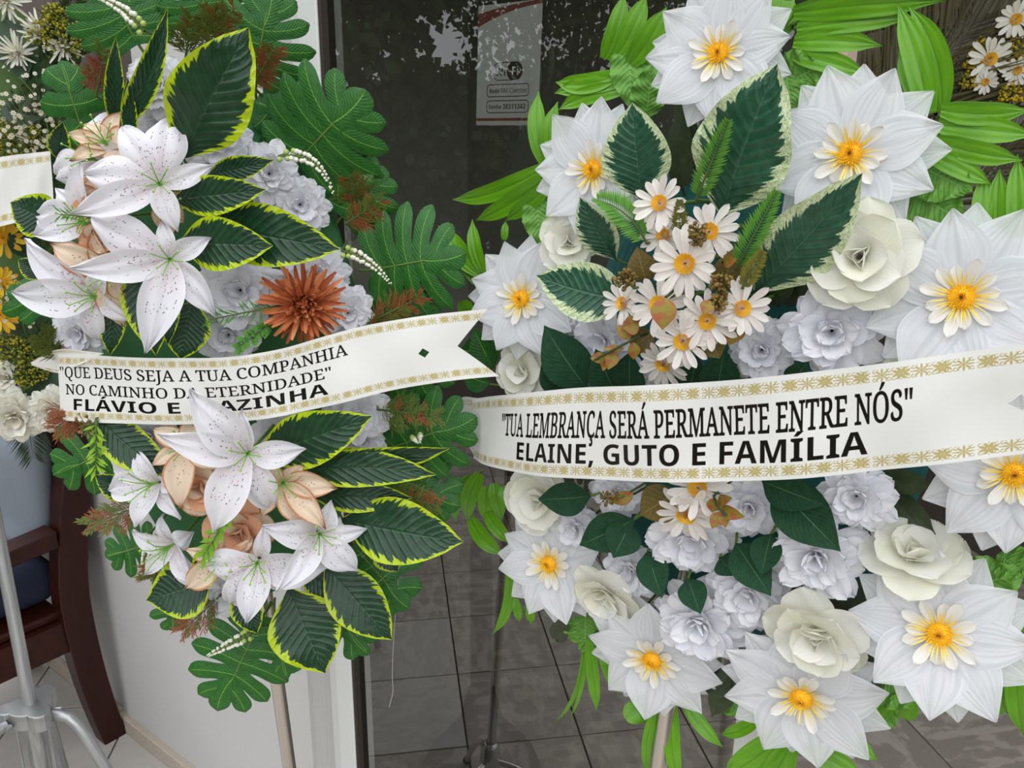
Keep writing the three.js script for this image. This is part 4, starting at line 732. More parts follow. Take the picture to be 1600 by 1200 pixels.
const gG = 'dark green fabric leaves of the round wreath';
[
  [915, 605, 850, 508, 78, 'pointed dark green leaf above the ribbon, under the white carnations'],
  [880, 612, 846, 566, 44, 'small dark green leaf tucked behind the pointed one'],
  [960, 612, 930, 545, 60, 'dark green leaf behind the reddish twig'],
  [985, 614, 985, 548, 56, 'dark green leaf standing above the ribbon under the daisies'],
  [1078, 612, 1090, 556, 62, 'dark green leaf below the lower daisy, above the ribbon'],
  [1120, 610, 1132, 545, 62, 'dark green leaf tip beside the lower daisy'],
  [1235, 605, 1262, 565, 40, 'dark green leaf tip between two carnations above the ribbon'],
  [922, 775, 840, 780, 56, 'single oval dark green leaf lying on the cream rose'],
  [990, 812, 905, 852, 62, 'dark green leaf beside the white carnation under the ribbon'],
  [985, 818, 958, 872, 58, 'rounded dark green leaf hanging under the brown bud'],
  [1012, 862, 1035, 935, 52, 'dark green leaf hanging behind the white carnations'],
  [1030, 872, 1002, 912, 44, 'dark green leaf between two small carnations'],
  [1075, 905, 1095, 960, 46, 'dark green leaf over the fanned carnation'],
  [1212, 756, 1314, 862, 86, 'large pointed dark green leaf below the ribbon'],
  [1192, 752, 1290, 790, 60, 'dark green leaf directly behind the large pointed one'],
  [1150, 850, 1205, 932, 62, 'dark green leaf between the two lower carnations'],
  [1125, 872, 1150, 900, 40, 'small dark green leaf below the carnation'],
  [1205, 835, 1190, 900, 50, 'dark green leaf in the shade of the carnations'],
].forEach(([bx, by, tx, ty, w, l]) => leafThing(FR, [bx, by, 0.12], [tx, ty, 0.145], w, M.ruscus, 'fabric_leaf', l, gG, { prof: PR.oval, bend: 0.05, fold: 0.18, roll: rr(-0.25, 0.25), stemMat: M.stem }));

const gO = 'olive strap leaves filling the round wreath';
[
  [1065, 290, 1062, 170, 42], [1085, 260, 1060, 130, 34], [1190, 460, 1245, 420, 60], [1220, 470, 1270, 410, 50], [1370, 560, 1400, 500, 44], [1380, 545, 1415, 480, 36],
  [1372, 745, 1460, 760, 40], [1385, 770, 1462, 835, 42], [1375, 790, 1440, 830, 34], [1300, 925, 1390, 935, 44], [1290, 945, 1420, 990, 46], [1340, 1020, 1365, 1095, 48], [1150, 1040, 1112, 1120, 40], [1110, 1050, 1140, 1090, 46], [1000, 960, 985, 985, 40], [1180, 1020, 1190, 1060, 44], [1450, 650, 1475, 690, 40], [870, 1000, 885, 960, 30],
].forEach(([bx, by, tx, ty, w]) => leafThing(FR, [bx, by, 0.06], [tx, ty, 0.08], w, M.olive, 'strap_leaf', 'dull olive strap leaf seen between the flowers of the round wreath', gO, { prof: PR.finger, bend: 0.05, fold: 0.15, stemMat: M.darkStem }));

sprig(FR, [1088, 312, 0.16], [1138, 186, 0.19], 'fern', 'fern_sprig', 'bright fern sprig lying on the largest cream-edged leaf', 'fern sprigs round the daisies', { w: 58, n: 26 });
sprig(FR, [1010, 380, 0.16], [932, 312, 0.18], 'fern', 'fern_sprig', 'bright fern sprig reaching past the topmost daisy', 'fern sprigs round the daisies', { w: 66, n: 26, side: 0.12 });
sprig(FR, [1150, 420, 0.16], [1215, 298, 0.18], 'fern', 'fern_sprig', 'bright fern sprig beside the daisy with brown seeds', 'fern sprigs round the daisies', { w: 60, n: 26 });
sprig(FR, [1160, 450, 0.17], [1192, 392, 0.18], 'fern', 'fern_sprig', 'short olive fern tip beside the daisies', 'fern sprigs round the daisies', { w: 42, n: 18, c0: L3(96, 92, 24), c1: L3(142, 138, 44) });
sprig(FR, [1062, 380, 0.16], [1062, 312, 0.175], 'fern', 'fern_sprig', 'brownish fern tip between the upper daisies', 'fern sprigs round the daisies', { w: 36, n: 18, c0: L3(84, 86, 30), c1: L3(120, 116, 44) });
[[1085, 385, 1092, 350, 'brown seed cluster between the upper daisies'], [990, 450, 968, 425, 'brown seed cluster on the pointed cream-edged leaf'], [1120, 460, 1130, 425, 'brown seed cluster above the turned daisy'], [1115, 478, 1128, 462, 'brown seed cluster before the turned daisy']].forEach(([a, b, c, d, l]) => sprig(FR, [a, b, 0.18], [c, d, 0.19], 'seeds', 'seed_cluster', l, 'brown seed clusters among the daisies', { w: 30, n: 60, part: 'seeds', category: 'seeds' }));
[
  [1010, 440, 0.15, 995, 385, 46, 0, 'brown leaf under the upper daisies'], [1130, 450, 0.15, 1150, 385, 44, 0, 'brown leaf beside the fern and the daisies'], [1040, 465, 0.2, 1035, 516, 40, 1, 'olive-gold leaf covering the eye of a daisy'],
  [1020, 520, 0.15, 985, 545, 48, 0, 'brown leaf under the lower daisies'], [1110, 530, 0.15, 1125, 560, 46, 0, 'brown leaf behind the lower daisies'], [1110, 470, 0.195, 1098, 492, 22, 1, 'small golden leaf before a daisy'], [1070, 450, 0.15, 1050, 480, 40, 0, 'dark brown leaf in the heart of the daisy bunch'], [1060, 768, 0.16, 1000, 805, 62, 0, 'large brown leaf below the ribbon'], [990, 772, 0.165, 955, 785, 22, 1, 'golden brown bud below the ribbon'], [1000, 505, 0.17, 972, 512, 30, 1, 'tan leaf under the half closed daisy'], [1150, 505, 0.16, 1140, 540, 36, 1, 'golden leaf behind the turned daisy'], [1130, 410, 0.17, 1152, 405, 20, 1, 'small rusty leaf beside the fern'],
].forEach(([bx, by, h, tx, ty, w, k, l]) => leafThing(FR, [bx, by, h], [tx, ty, h + 0.008], w, k ? M.gildLeaf : M.brownLeaf, 'autumn_leaf', l, 'brown leaves among the daisies', { prof: PR.oval, fold: 0.2, serr: 0.08, stemMat: M.darkStem }));
twig(FR, [1000, 525, 0.17], [925, 565, 0.18], [[985, 530, 962, 508, 20], [975, 545, 942, 545, 12], [960, 548, 950, 578, 22], [948, 558, 922, 560, 18], [990, 535, 990, 562, 20], [945, 562, 942, 580, 14]], M.gildLeaf, 'leafy_twig', 'twig of small reddish and olive leaves above the ribbon', null);
twig(FR, [1115, 775, 0.17], [1135, 805, 0.18], [[1125, 795, 1165, 808, 22], [1125, 800, 1112, 826, 20], [1130, 800, 1134, 825, 18], [1122, 785, 1145, 778, 18], [1118, 778, 1112, 800, 22]], M.gildLeaf, 'leafy_twig', 'toothed twig of brown and olive leaves below the ribbon', null);
sprig(FR, [975, 775, 0.17], [938, 780, 0.175], 'seeds', 'seed_cluster', 'brown seed spike on the golden bud below the ribbon', 'brown seed clusters among the daisies', { w: 22, n: 30, part: 'seeds', category: 'seeds' });

// bright plastic palm leaves round the rim: [root x, root y, tip x, tip y, width, side curve, rise, bend]
[
  [[975, 110], 0.06, [[945, 92, 976, -12, 36, 0.03], [965, 85, 1010, -10, 40, 0.04], [985, 100, 1042, 10, 44, 0.03], [965, 118, 868, 128, 36, -0.08], [970, 128, 866, 146, 34, 0.02], [975, 140, 872, 172, 34, 0.05]], 'bright palm leaf between the notice and the topmost lotus flower', [[985, 60, 985, 172, 62], [1010, 185, 1020, 95, 56]]],
  [[852, 268], 0.06, [[850, 255, 842, 142, 34, -0.06], [858, 250, 872, 158, 30, -0.06], [850, 262, 706, 312, 34, -0.05], [848, 282, 742, 345, 34, -0.03], [856, 292, 790, 345, 30, 0]], 'bright palm leaf sweeping towards the notice on the glass', [[838, 300, 846, 390, 50], [870, 190, 858, 250, 34]]],
  [[1238, 42], 0.07, [[1240, 20, 1478, 2, 46, -0.03], [1245, 45, 1430, 28, 40, -0.02], [1240, 65, 1380, 72, 40, -0.03], [1240, 85, 1358, 118, 38, -0.02], [1215, 40, 1225, -30, 46, 0]], 'bright palm leaf spreading beside the topmost lotus flower', [[1225, 130, 1288, 100, 80], [1225, 90, 1240, 175, 60], [1225, 60, 1215, -20, 50]]],
  [[1462, 178], 0.08, [[1452, 178, 1402, 5, 46, 0.03], [1472, 172, 1420, 10, 46, 0.1], [1436, 165, 1404, 78, 26, 0], [1470, 172, 1612, 172, 42, 0.04], [1465, 195, 1620, 212, 46, 0], [1458, 220, 1600, 250, 42, 0.02], [1452, 240, 1550, 288, 36, 0]], 'bright palm leaf folded over beside the large lotus flower', [[1440, 260, 1520, 300, 80]]],
  [[1575, 320], 0.075, [[1530, 375, 1538, 268, 34, 0], [1560, 380, 1562, 262, 36, 0], [1592, 380, 1590, 240, 36, 0]], 'upright bright palm leaf behind the large lotus flower by the ribbon', [[1420, 300, 1510, 345, 90], [1430, 345, 1470, 380, 60]]],
  [[742, 438], 0.06, [[745, 440, 684, 352, 34, 0.05], [748, 430, 700, 346, 26, -0.12], [755, 425, 738, 342, 26, -0.04], [788, 375, 790, 345, 14, 0], [740, 480, 715, 495, 40, 0]], 'bright palm leaf reaching from the small lotus flower to the lily wreath', []],
  [[735, 745], 0.06, [[735, 745, 712, 818, 30, 0.12], [750, 740, 730, 815, 34, 0.05], [760, 760, 760, 815, 30, 0], [772, 755, 785, 812, 28, 0], [785, 760, 800, 800, 24, 0], [735, 810, 788, 868, 32, 0.06], [760, 800, 800, 850, 30, 0]], 'bright palm leaf under the curled end of the long ribbon', []],
  [[792, 905], 0.06, [[795, 880, 768, 992, 20, -0.1], [805, 935, 812, 972, 16, 0], [828, 940, 830, 975, 18, 0]], 'narrow bright palm fingers below the small lotus flower', []],
  [[930, 990], 0.06, [[912, 1000, 862, 1132, 8, -0.08], [918, 1000, 888, 1125, 7, -0.06], [920, 1000, 932, 1112, 24, -0.03], [940, 1020, 968, 1085, 22, 0]], 'bright palm leaf with thread-like fingers hanging below the cream rose', [[915, 960, 915, 1015, 66], [930, 1010, 905, 990, 40]]],
  [[1040, 1105], 0.06, [[1022, 1112, 1014, 1215, 18, 0.05], [1032, 1112, 1028, 1215, 18, 0.02], [1050, 1100, 1062, 1225, 30, 0.05], [1068, 1090, 1130, 1168, 26, 0.06], [985, 1095, 1008, 1130, 50, 0]], 'bright palm leaf hanging in front of the steel stand', []],
  [[1235, 1170], 0.06, [[1225, 1150, 1132, 1215, 52, 0], [1235, 1165, 1190, 1240, 48, 0], [1260, 1165, 1350, 1215, 44, 0], [1300, 1145, 1372, 1188, 36, -0.04], [1185, 1125, 1126, 1148, 24, -0.04]], 'broad bright palm leaf at the foot of the round wreath', [[1130, 1060, 1160, 1125, 60], [1110, 1050, 1130, 1090, 44]]],
  [[1400, 1085], 0.06, [[1395, 1080, 1355, 1135, 40, 0], [1420, 1090, 1400, 1120, 50, 0], [1440, 1095, 1530, 1102, 18, 0.08], [1445, 1100, 1535, 1095, 14, 0.12]], 'bright palm leaf below the full lotus flower', [[1370, 1055, 1440, 1100, 70], [1400, 1105, 1360, 1130, 40]]],
  [[1560, 1060], 0.06, [[1570, 1075, 1556, 1120, 26, 0], [1592, 1030, 1600, 1150, 40, 0.03], [1590, 950, 1615, 990, 40, 0]], 'bright palm leaf hanging beside the full lotus flower', [[1500, 925, 1600, 890, 90], [1560, 865, 1610, 900, 60]]],
].forEach(([c, h, f, l, cr]) => palmLeaf(FR, c, h, f, l, cr));

[[772, 548, 718, 548, 46, 'plain green leaf behind the forked ribbon end'], [770, 575, 740, 512, 44, 'plain green leaf between the forked ribbon end and the lotus flower'], [765, 600, 722, 585, 40, 'plain green leaf below the forked ribbon end']].forEach(([bx, by, tx, ty, w, l]) => leafThing(FR, [bx, by, 0.06], [tx, ty, 0.07], w, M.monstera, 'green_leaf', l, 'plain green leaves at the rim of the round wreath', { prof: PR.oval, fold: 0.15, bend: 0.05 }));

// ---------- the lily wreath ----------
const gW = 'white spotted lilies of the lily wreath', gP = 'peach flowers of the lily wreath';
[
  [250, 288, 0.17, 0.1, 0.12, [[275, 170], [326, 275], [255, 356], [148, 345], [138, 268], [198, 190]], 'white spotted lily below the largest yellow-edged leaf'],
  [266, 405, 0.18, 0.1, -0.02, [[314, 368], [330, 474], [245, 535], [148, 432], [152, 336], [258, 345]], 'white spotted lily whose long petal hangs over the dark leaves above the ribbon'],
  [152, 462, 0.15, -0.3, -0.05, [[50, 474], [60, 402], [82, 374], [122, 545], [170, 415], [190, 505]], 'white spotted lily turned aside above the folded ribbon end'],
  [140, 348, 0.14, -0.4, 0.1, [[56, 324], [96, 292], [72, 380], [132, 268], [165, 390], [192, 318]], 'white lily turned aside, with green stamens, beside the peach rose'],
  [150, 250, 0.12, -0.3, 0.2, [[60, 270], [108, 290], [166, 162], [138, 208], [200, 228], [182, 285]], 'white lily at the back of the upper cluster, behind peach petals'],
  [388, 708, 0.19, 0.06, 0.04, [[306, 626], [272, 690], [318, 804], [416, 814], [464, 722], [372, 645]], 'white spotted lily whose upper petal overlaps the printed ribbon'],
  [243, 755, 0.14, -0.4, 0.0, [[162, 758], [172, 715], [225, 704], [290, 792], [236, 818], [282, 745]], 'white lily seen from its side below the ribbon, beside peach petals'],
  [268, 852, 0.13, -0.4, -0.2, [[216, 838], [240, 902], [312, 892], [236, 812], [292, 838], [320, 928]], 'white lily seen from its side, lowest on the outer edge of the cluster'],
  [498, 832, 0.165, 0.25, -0.05, [[420, 820], [446, 908], [535, 905], [564, 850], [528, 798], [470, 796]], 'white spotted lily between the peach lily and the long yellow-edged leaves'],
  [404, 876, 0.17, 0.0, -0.15, [[312, 884], [344, 966], [402, 958], [455, 942], [500, 906], [425, 828]], 'lowest white spotted lily, above the hanging yellow-edged leaf'],
].forEach(([x, y, h, tx, ty, tips, l]) => lily(FL, x, y, h, tx, ty, tips, l, gW, M.lily));
[
  [442, 754, 0.165, 0.15, 0.05, [[514, 755], [506, 812], [458, 825], [402, 792], [408, 732], [462, 726]], 'small peach lily beside the lily that overlaps the ribbon'],
  [172, 428, 0.14, -0.1, -0.1, [[112, 372], [130, 440], [166, 505], [195, 460], [200, 390], [150, 368]], 'peach lily squeezed between two white lilies above the ribbon'],
  [296, 700, 0.14, -0.1, 0.2, [[252, 662], [240, 712], [268, 778], [330, 740], [300, 650], [342, 690]], 'peach lily showing just under the ribbon'],
  [168, 228, 0.125, -0.05, 0.4, [[148, 190], [176, 178], [205, 215], [130, 262], [190, 270], [118, 225]], 'peach lily at the top of the upper lily cluster'],
  [260, 320, 0.13, 0.3, -0.1, [[282, 300], [268, 362], [240, 350], [285, 335]], 'peach lily petals peeping out between the two large upper lilies'],
  [350, 870, 0.15, -0.1, -0.3, [[285, 905], [300, 850], [352, 905], [400, 850]], 'peach lily under the peach rose of the lower cluster'],
].forEach(([x, y, h, tx, ty, tips, l]) => lily(FL, x, y, h, tx, ty, tips, l, gP, M.peach, 'peach_lily', [0, 2]));
[
  [150, 318, 90, 0.145, -0.2, 0.1, 'peach rose among the upper lilies'], [158, 378, 80, 0.15, -0.1, 0, 'peach rose bud between the two large upper lilies'], [312, 762, 95, 0.15, -0.1, 0, 'peach rose beside the lily that overlaps the ribbon'], [372, 836, 110, 0.15, 0, -0.1, 'peach rose in the middle of the lower lilies'],
].forEach(([x, y, d, h, tx, ty, l]) => rose(FL, x, y, d, h, tx, ty, 'peach_rose', l, gP, [M.peachRose, M.peach[0]], 0));
const gH = 'white pompon flowers of the lily wreath';
[
  [248, 130, 110, 0.08, -0.1, 0.2, 'white pompon flower beside the largest yellow-edged leaf, at the top'], [248, 195, 90, 0.07, 0, 0, 'white pompon flower behind the upper lily'], [340, 220, 130, 0.08, 0.1, 0.1, 'white pompon flower under the largest yellow-edged leaf'], [420, 270, 110, 0.08, 0.1, 0.1, 'white pompon flower beside the round monstera leaf'], [470, 320, 105, 0.07, 0.2, 0, 'white pompon flower beside the berry spray'],
  [372, 455, 150, 0.1, 0, 0, 'large white pompon flower above the ribbon, beside the grass tuft'], [495, 428, 110, 0.08, 0.15, 0.1, 'white pompon flower above the orange chrysanthemum'], [545, 490, 100, 0.08, 0.2, 0, 'white pompon flower beside the orange chrysanthemum'], [355, 525, 110, 0.09, 0, 0, 'white pompon flower directly above the ribbon'], [120, 522, 95, 0.09, -0.2, -0.1, 'white pompon flower above the folded ribbon end'], [225, 460, 90, 0.08, 0, 0, 'white pompon flower behind the two large lilies'],
  [232, 685, 100, 0.08, -0.1, 0, 'white pompon flower just below the ribbon'], [430, 675, 90, 0.08, 0, 0.1, 'white pompon flower behind the lily that overlaps the ribbon'], [560, 650, 110, 0.08, 0.1, 0, 'white pompon flower between the ribbon and the yellow-edged leaf'], [565, 690, 90, 0.07, 0.2, -0.1, 'white pompon flower under the yellow-edged leaf below the ribbon'], [350, 930, 90, 0.08, 0, -0.2, 'white pompon flower behind the lowest lily'],
].forEach(([x, y, d, h, tx, ty, l]) => puff(FL, x, y, d, h, tx, ty, 'white_pompon', l, gH, M.white));
mum(FL, 474, 476, 132, 0.13, 0.05, 0.02, 'orange_chrysanthemum', 'rust-orange fabric chrysanthemum just above the printed ribbon', null, M.orange, [40, 44, 42, 36]);

const gY = 'yellow-edged leaves of the lily wreath';
[
  [[285, 245, 0.13], [390, 42, 0.16], 128, 'largest yellow-edged leaf, standing at the top of the lily wreath', { bend: 0.06, wave: 0.03 }],
  [[182, 200, 0.1], [181, 55, 0.12], 30, 'narrow upright yellow-edged leaf above the upper lilies', { prof: PR.lance, fold: 0.5 }],
  [[192, 195, 0.11], [262, 10, 0.13], 40, 'narrow bent yellow-edged leaf above the upper lilies', { prof: PR.lance, fold: 0.5, sc: 0.06 }],
  [[206, 220, 0.11], [200, 120, 0.12], 24, 'yellow-edged leaf strip behind the upper lily', { prof: PR.lance, fold: 0.5 }],
  [[272, 312, 0.14], [416, 296, 0.17], 62, 'yellow-edged leaf pointing away from the upper lily', { bend: 0.08 }],
  [[325, 350, 0.13], [532, 390, 0.16], 96, 'long yellow-edged leaf above the orange chrysanthemum', { bend: 0.08, wave: 0.02 }],
  [[282, 378, 0.15], [427, 384, 0.175], 84, 'yellow-edged leaf between the two large upper lilies', { bend: 0.08 }],
  [[325, 275, 0.12], [428, 250, 0.14], 40, 'narrow yellow-edged leaf under the white pompon flowers', { bend: 0.08 }],
  [[92, 352, 0.12], [16, 316, 0.14], 72, 'yellow-edged leaf reaching over the neighbouring ribbon end', { bend: 0.08 }],
  [[72, 432, 0.11], [28, 405, 0.12], 36, 'small yellow-edged leaf beside the turned lily', { bend: 0.08 }],
  [[92, 250, 0.1], [98, 190, 0.12], 34, 'yellow-edged leaf tip behind the outer upper lily', { bend: 0.05, fold: 0.4 }],
  [[182, 462, 0.13], [172, 556, 0.14], 40, 'yellow-edged leaf hanging beside the long lily petal', { prof: PR.lance }],
  [[212, 425, 0.13], [244, 556, 0.15], 72, 'yellow-edged leaf hanging under the long lily petal', { prof: PR.lance, sc: -0.05 }],
  [[302, 470, 0.13], [282, 562, 0.14], 72, 'broad yellow-edged leaf standing on the ribbon', { bend: 0.06 }],
  [[270, 455, 0.14], [262, 540, 0.15], 30, 'narrow yellow-edged leaf beside the long lily petal', { prof: PR.lance, fold: 0.4 }],
  [[405, 712, 0.13], [582, 650, 0.16], 88, 'yellow-edged leaf directly below the ribbon', { bend: 0.06, wave: 0.02 }],
  [[468, 722, 0.12], [704, 700, 0.14], 56, 'long narrow yellow-edged leaf below the pompon flowers', { bend: 0.06, roll: 0.5 }],
  [[455, 738, 0.13], [682, 742, 0.15], 62, 'yellow-edged leaf with a twisted bright tip', { bend: 0.06, sc: -0.05 }],
  [[480, 770, 0.12], [645, 778, 0.13], 52, 'yellow-edged leaf under the twisted one', { bend: 0.06 }],
  [[535, 812, 0.13], [724, 847, 0.16], 104, 'broad yellow-edged leaf reaching over the grey floor reflection', { bend: 0.06, wave: 0.02 }],
  [[452, 920, 0.12], [508, 1052, 0.15], 112, 'broad yellow-edged leaf hanging lowest', { bend: 0.06, wave: 0.02 }],
  [[508, 880, 0.11], [613, 1000, 0.13], 84, 'yellow-edged leaf hanging beside the broad lowest one', { bend: 0.06 }],
  [[330, 905, 0.12], [228, 938, 0.14], 92, 'blunt yellow-edged leaf over the feathery brown sprig', { prof: PR.oval, bend: 0.06 }],
  [[372, 915, 0.14], [402, 990, 0.15], 48, 'small yellow-edged leaf under the lowest lily', { bend: 0.06, fold: 0.3 }],
  [[158, 655, 0.12], [278, 742, 0.13], 66, 'yellow-edged leaf curving below the ribbon by the pink buds', { prof: PR.lance, sc: 0.05, bend: 0.05 }],
  [[215, 778, 0.1], [148, 742, 0.11], 40, 'yellow-edged leaf behind the side-turned lily', { bend: 0.06, fold: 0.4 }],
  [[345, 835, 0.14], [308, 915, 0.15], 44, 'yellow-edged leaf between the lower lilies', { bend: 0.06, fold: 0.4 }],
  [[470, 890, 0.1], [548, 930, 0.11], 60, 'dark yellow-edged leaf behind the lily beside the peach lily', { bend: 0.06 }],
  [[590, 850, 0.09], [622, 893, 0.1], 44, 'yellow-edged leaf tip peeping under the broad leaf', { bend: 0.04 }],
].forEach(([b, t, w, l, o], i) => leafThing(FL, b, t, w, M.yellowLeaf[i % 2], 'variegated_leaf', l, gY, o));

const gM = 'monstera leaves of the lily wreath';
[
  [[472, 245, 0.05], [572, 140, 0.07], 205, { n: 5, label: 'round monstera leaf against the door frame' }],
  [[505, 235, 0.03], [585, 285, 0.04], 120, { n: 4, label: 'monstera leaf under the round one' }],
  [[590, 420, 0.05], [728, 395, 0.06], 180, { n: 5, fill: 0.85, label: 'dark monstera leaf above the forked ribbon end' }],
  [[540, 330, 0.03], [600, 260, 0.03], 130, { n: 4, label: 'dark monstera leaf behind the rusty sprig' }],
  [[400, 120, 0.04], [425, -25, 0.05], 150, { n: 5, label: 'monstera leaf at the top of the lily wreath, before the wall' }],
  [[210, 60, 0.04], [160, -40, 0.05], 170, { n: 5, label: 'dark monstera leaf behind the berry spike' }],
  [[330, 40, 0.03], [300, -60, 0.04], 140, { n: 5, label: 'monstera leaf behind the largest yellow-edged leaf' }],
  [[128, 200, 0.04], [95, 95, 0.05], 90, { n: 3, fill: 1.15, label: 'rounded dark monstera leaf beside the fresh white flowers' }],
  [[185, 700, 0.05], [84, 742, 0.06], 120, { n: 4, fill: 0.85, label: 'monstera leaf before the wooden chair' }],
  [[232, 850, 0.05], [165, 870, 0.06], 95, { n: 4, fill: 0.85, label: 'monstera leaf below the feathery brown sprig' }],
  [[400, 985, 0.05], [340, 1110, 0.07], 150, { n: 5, label: 'monstera leaf hanging lowest with a berry spike on it' }],
  [[430, 975, 0.04], [450, 1060, 0.05], 80, { n: 3, label: 'monstera leaf behind the broad lowest yellow-edged leaf' }],
  [[500, 930, 0.05], [578, 1022, 0.06], 100, { n: 4, fill: 0.85, label: 'monstera leaf before the white door frame' }],
  [[560, 860, 0.04], [640, 950, 0.05], 140, { n: 4, label: 'monstera leaf under the broad yellow-edged leaf by the glass' }],
  [[610, 700, 0.05], [745, 650, 0.06], 150, { n: 5, label: 'monstera leaf whose lobes cross the curled ribbon end' }],
  [[610, 740, 0.04], [720, 790, 0.05], 130, { n: 4, label: 'monstera leaf below the one crossing the curled ribbon end' }],
  [[590, 560, 0.03], [720, 560, 0.04], 150, { n: 4, label: 'monstera leaf behind the ribbon notch' }],
  [[590, 470, 0.03], [690, 480, 0.04], 110, { n: 4, label: 'monstera leaf directly above the ribbon beside the rusty sprig' }],
  [[60, 480, 0.03], [30, 440, 0.03], 90, { n: 3, fill: 1.1, label: 'monstera leaf behind the turned lily' }],
  [[270, 940, 0.04], [272, 985, 0.05], 70, { n: 3, fill: 0.85, label: 'monstera leaf under the blunt yellow-edged leaf' }],
  [[470, 190, 0.03], [400, 160, 0.03], 140, { n: 4, label: 'dark monstera leaf under the white pompon flowers at the top' }],
].forEach(([b, t, w, o]) => lobedThing(FL, b, t, w, { ...o, group: gM }));

const gS = 'feathery rusty sprigs of the lily wreath';
[
  [540, 350, 600, 310, 0.5, 'rusty feathery sprig on the dark monstera leaf'], [575, 505, 662, 462, 0.75, 'rusty feathery sprig beside the white berry spray'], [560, 320, 545, 275, 0.2, 'greenish feathery sprig beside the round monstera leaf'], [395, 135, 432, 70, 0.9, 'red feathery sprig against the wall at the top'], [150, 150, 165, 75, 0.8, 'rusty feathery sprig beside the rounded monstera leaf'], [590, 640, 690, 650, 0.25, 'greenish feathery sprig below the ribbon notch'], [228, 788, 135, 820, 0.55, 'brown feathery sprig above the wooden chair arm'], [345, 930, 285, 985, 0.55, 'brown feathery sprig under the blunt yellow-edged leaf'], [600, 775, 690, 790, 0.25, 'greenish feathery sprig below the twisted yellow-edged leaf'], [130, 640, 85, 670, 0.8, 'small red sprig by the pink buds'], [262, 870, 235, 905, 0.6, 'small brown sprig below the side-turned lilies'], [320, 60, 370, 10, 0.6, 'rusty feathery sprig at the very top'], [290, 90, 300, 20, 0.05, 'green feathery sprig behind the largest yellow-edged leaf'], [340, 80, 330, 10, 0.05, 'green feathery sprig next to the top monstera leaf'], [95, 560, 60, 520, 0.05, 'green feathery sprig above the folded ribbon end'], [575, 540, 600, 500, 0.4, 'feathery sprig touching the upper edge of the ribbon'],
].forEach(([bx, by, tx, ty, red, l]) => sprig(FL, [bx, by, 0.08], [tx, ty, 0.11], 'feathery', 'feathery_sprig', l, gS, { w: 74, red }));
const gB = 'white berry spikes of the lily wreath';
[[[225, 48, 0.1], [142, -6, 0.1], 'white berry spike on the dark monstera leaf at the top', 0.1], [[436, 244, 0.1], [522, 306, 0.11], 'curved white berry spike on the round monstera leaf', -0.22], [[534, 392, 0.1], [612, 446, 0.11], 'curved white berry spike above the orange chrysanthemum', -0.1], [[392, 990, 0.1], [322, 1026, 0.1], 'white berry spike on the lowest monstera leaf', 0], [[378, 90, 0.1], [372, 130, 0.1], 'short white berry spike beside the largest yellow-edged leaf', 0], [[236, 832, 0.09], [222, 892, 0.09], 'white berry spike below the side-turned lilies', 0], [[650, 680, 0.09], [655, 692, 0.09], 'tip of a white berry spike above the long narrow leaf', 0]].forEach(([b, t, l, side]) => sprig(FL, b, t, 'berries', 'berry_spike', l, gB, { w: 12, side, part: 'berries', br: 0.0036, n: 18 }));
sprig(FL, [435, 478, 0.12], [325, 500, 0.15], 'box', 'grass_tuft', 'tuft of narrow green grass blades before the large pompon flower', null, { w: 70, n: 12, bw: 0.0022, arch: 0.12 });
sprig(FL, [425, 505, 0.12], [368, 545, 0.15], 'box', 'boxwood_sprig', 'small glossy boxwood sprig beside the orange chrysanthemum', 'boxwood sprigs of the lily wreath', { w: 42, n: 16 });
sprig(FL, [368, 790, 0.16], [318, 868, 0.17], 'box', 'boxwood_sprig', 'yellow-green boxwood sprig in the middle of the lower lilies', 'boxwood sprigs of the lily wreath', { w: 50, n: 18, c0: L3(96, 150, 30), c1: L3(140, 184, 50) });
sprig(FL, [150, 655, 0.13], [150, 735, 0.14], 'box', 'boxwood_sprig', 'yellow-green sprig with pink buds below the folded ribbon end', 'boxwood sprigs of the lily wreath', { w: 56, n: 12, bw: 0.004, c0: L3(110, 160, 20), c1: L3(168, 206, 50) });
sprig(FL, [150, 660, 0.13], [122, 668, 0.14], 'seeds', 'bud_cluster', 'cluster of small pink buds below the folded ribbon end', null, { w: 40, n: 26, part: 'buds', category: 'buds' });
sprig(FL, [160, 340, 0.16], [95, 335, 0.17], 'box', 'boxwood_sprig', 'fine green sprig in the heart of the turned white lily', 'boxwood sprigs of the lily wreath', { w: 44, n: 12, bw: 0.002 });
{ const t = thing('nylon_thread', 'thin pale thread dangling from a leaf before the glass', 'thread'), A = at(FL, 622, 905, 0.05).p; t.position.copy(A); mesh('strand', tube([[622, 905], [615, 1000], [613, 1060], [614, 1080], [608, 1105]].map(([x, y]) => at(FL, x, y, 0.05).p.sub(A)), 0.0004, 30, 5), phys({ color: lin(200, 196, 186), roughness: 0.4 }), t); }

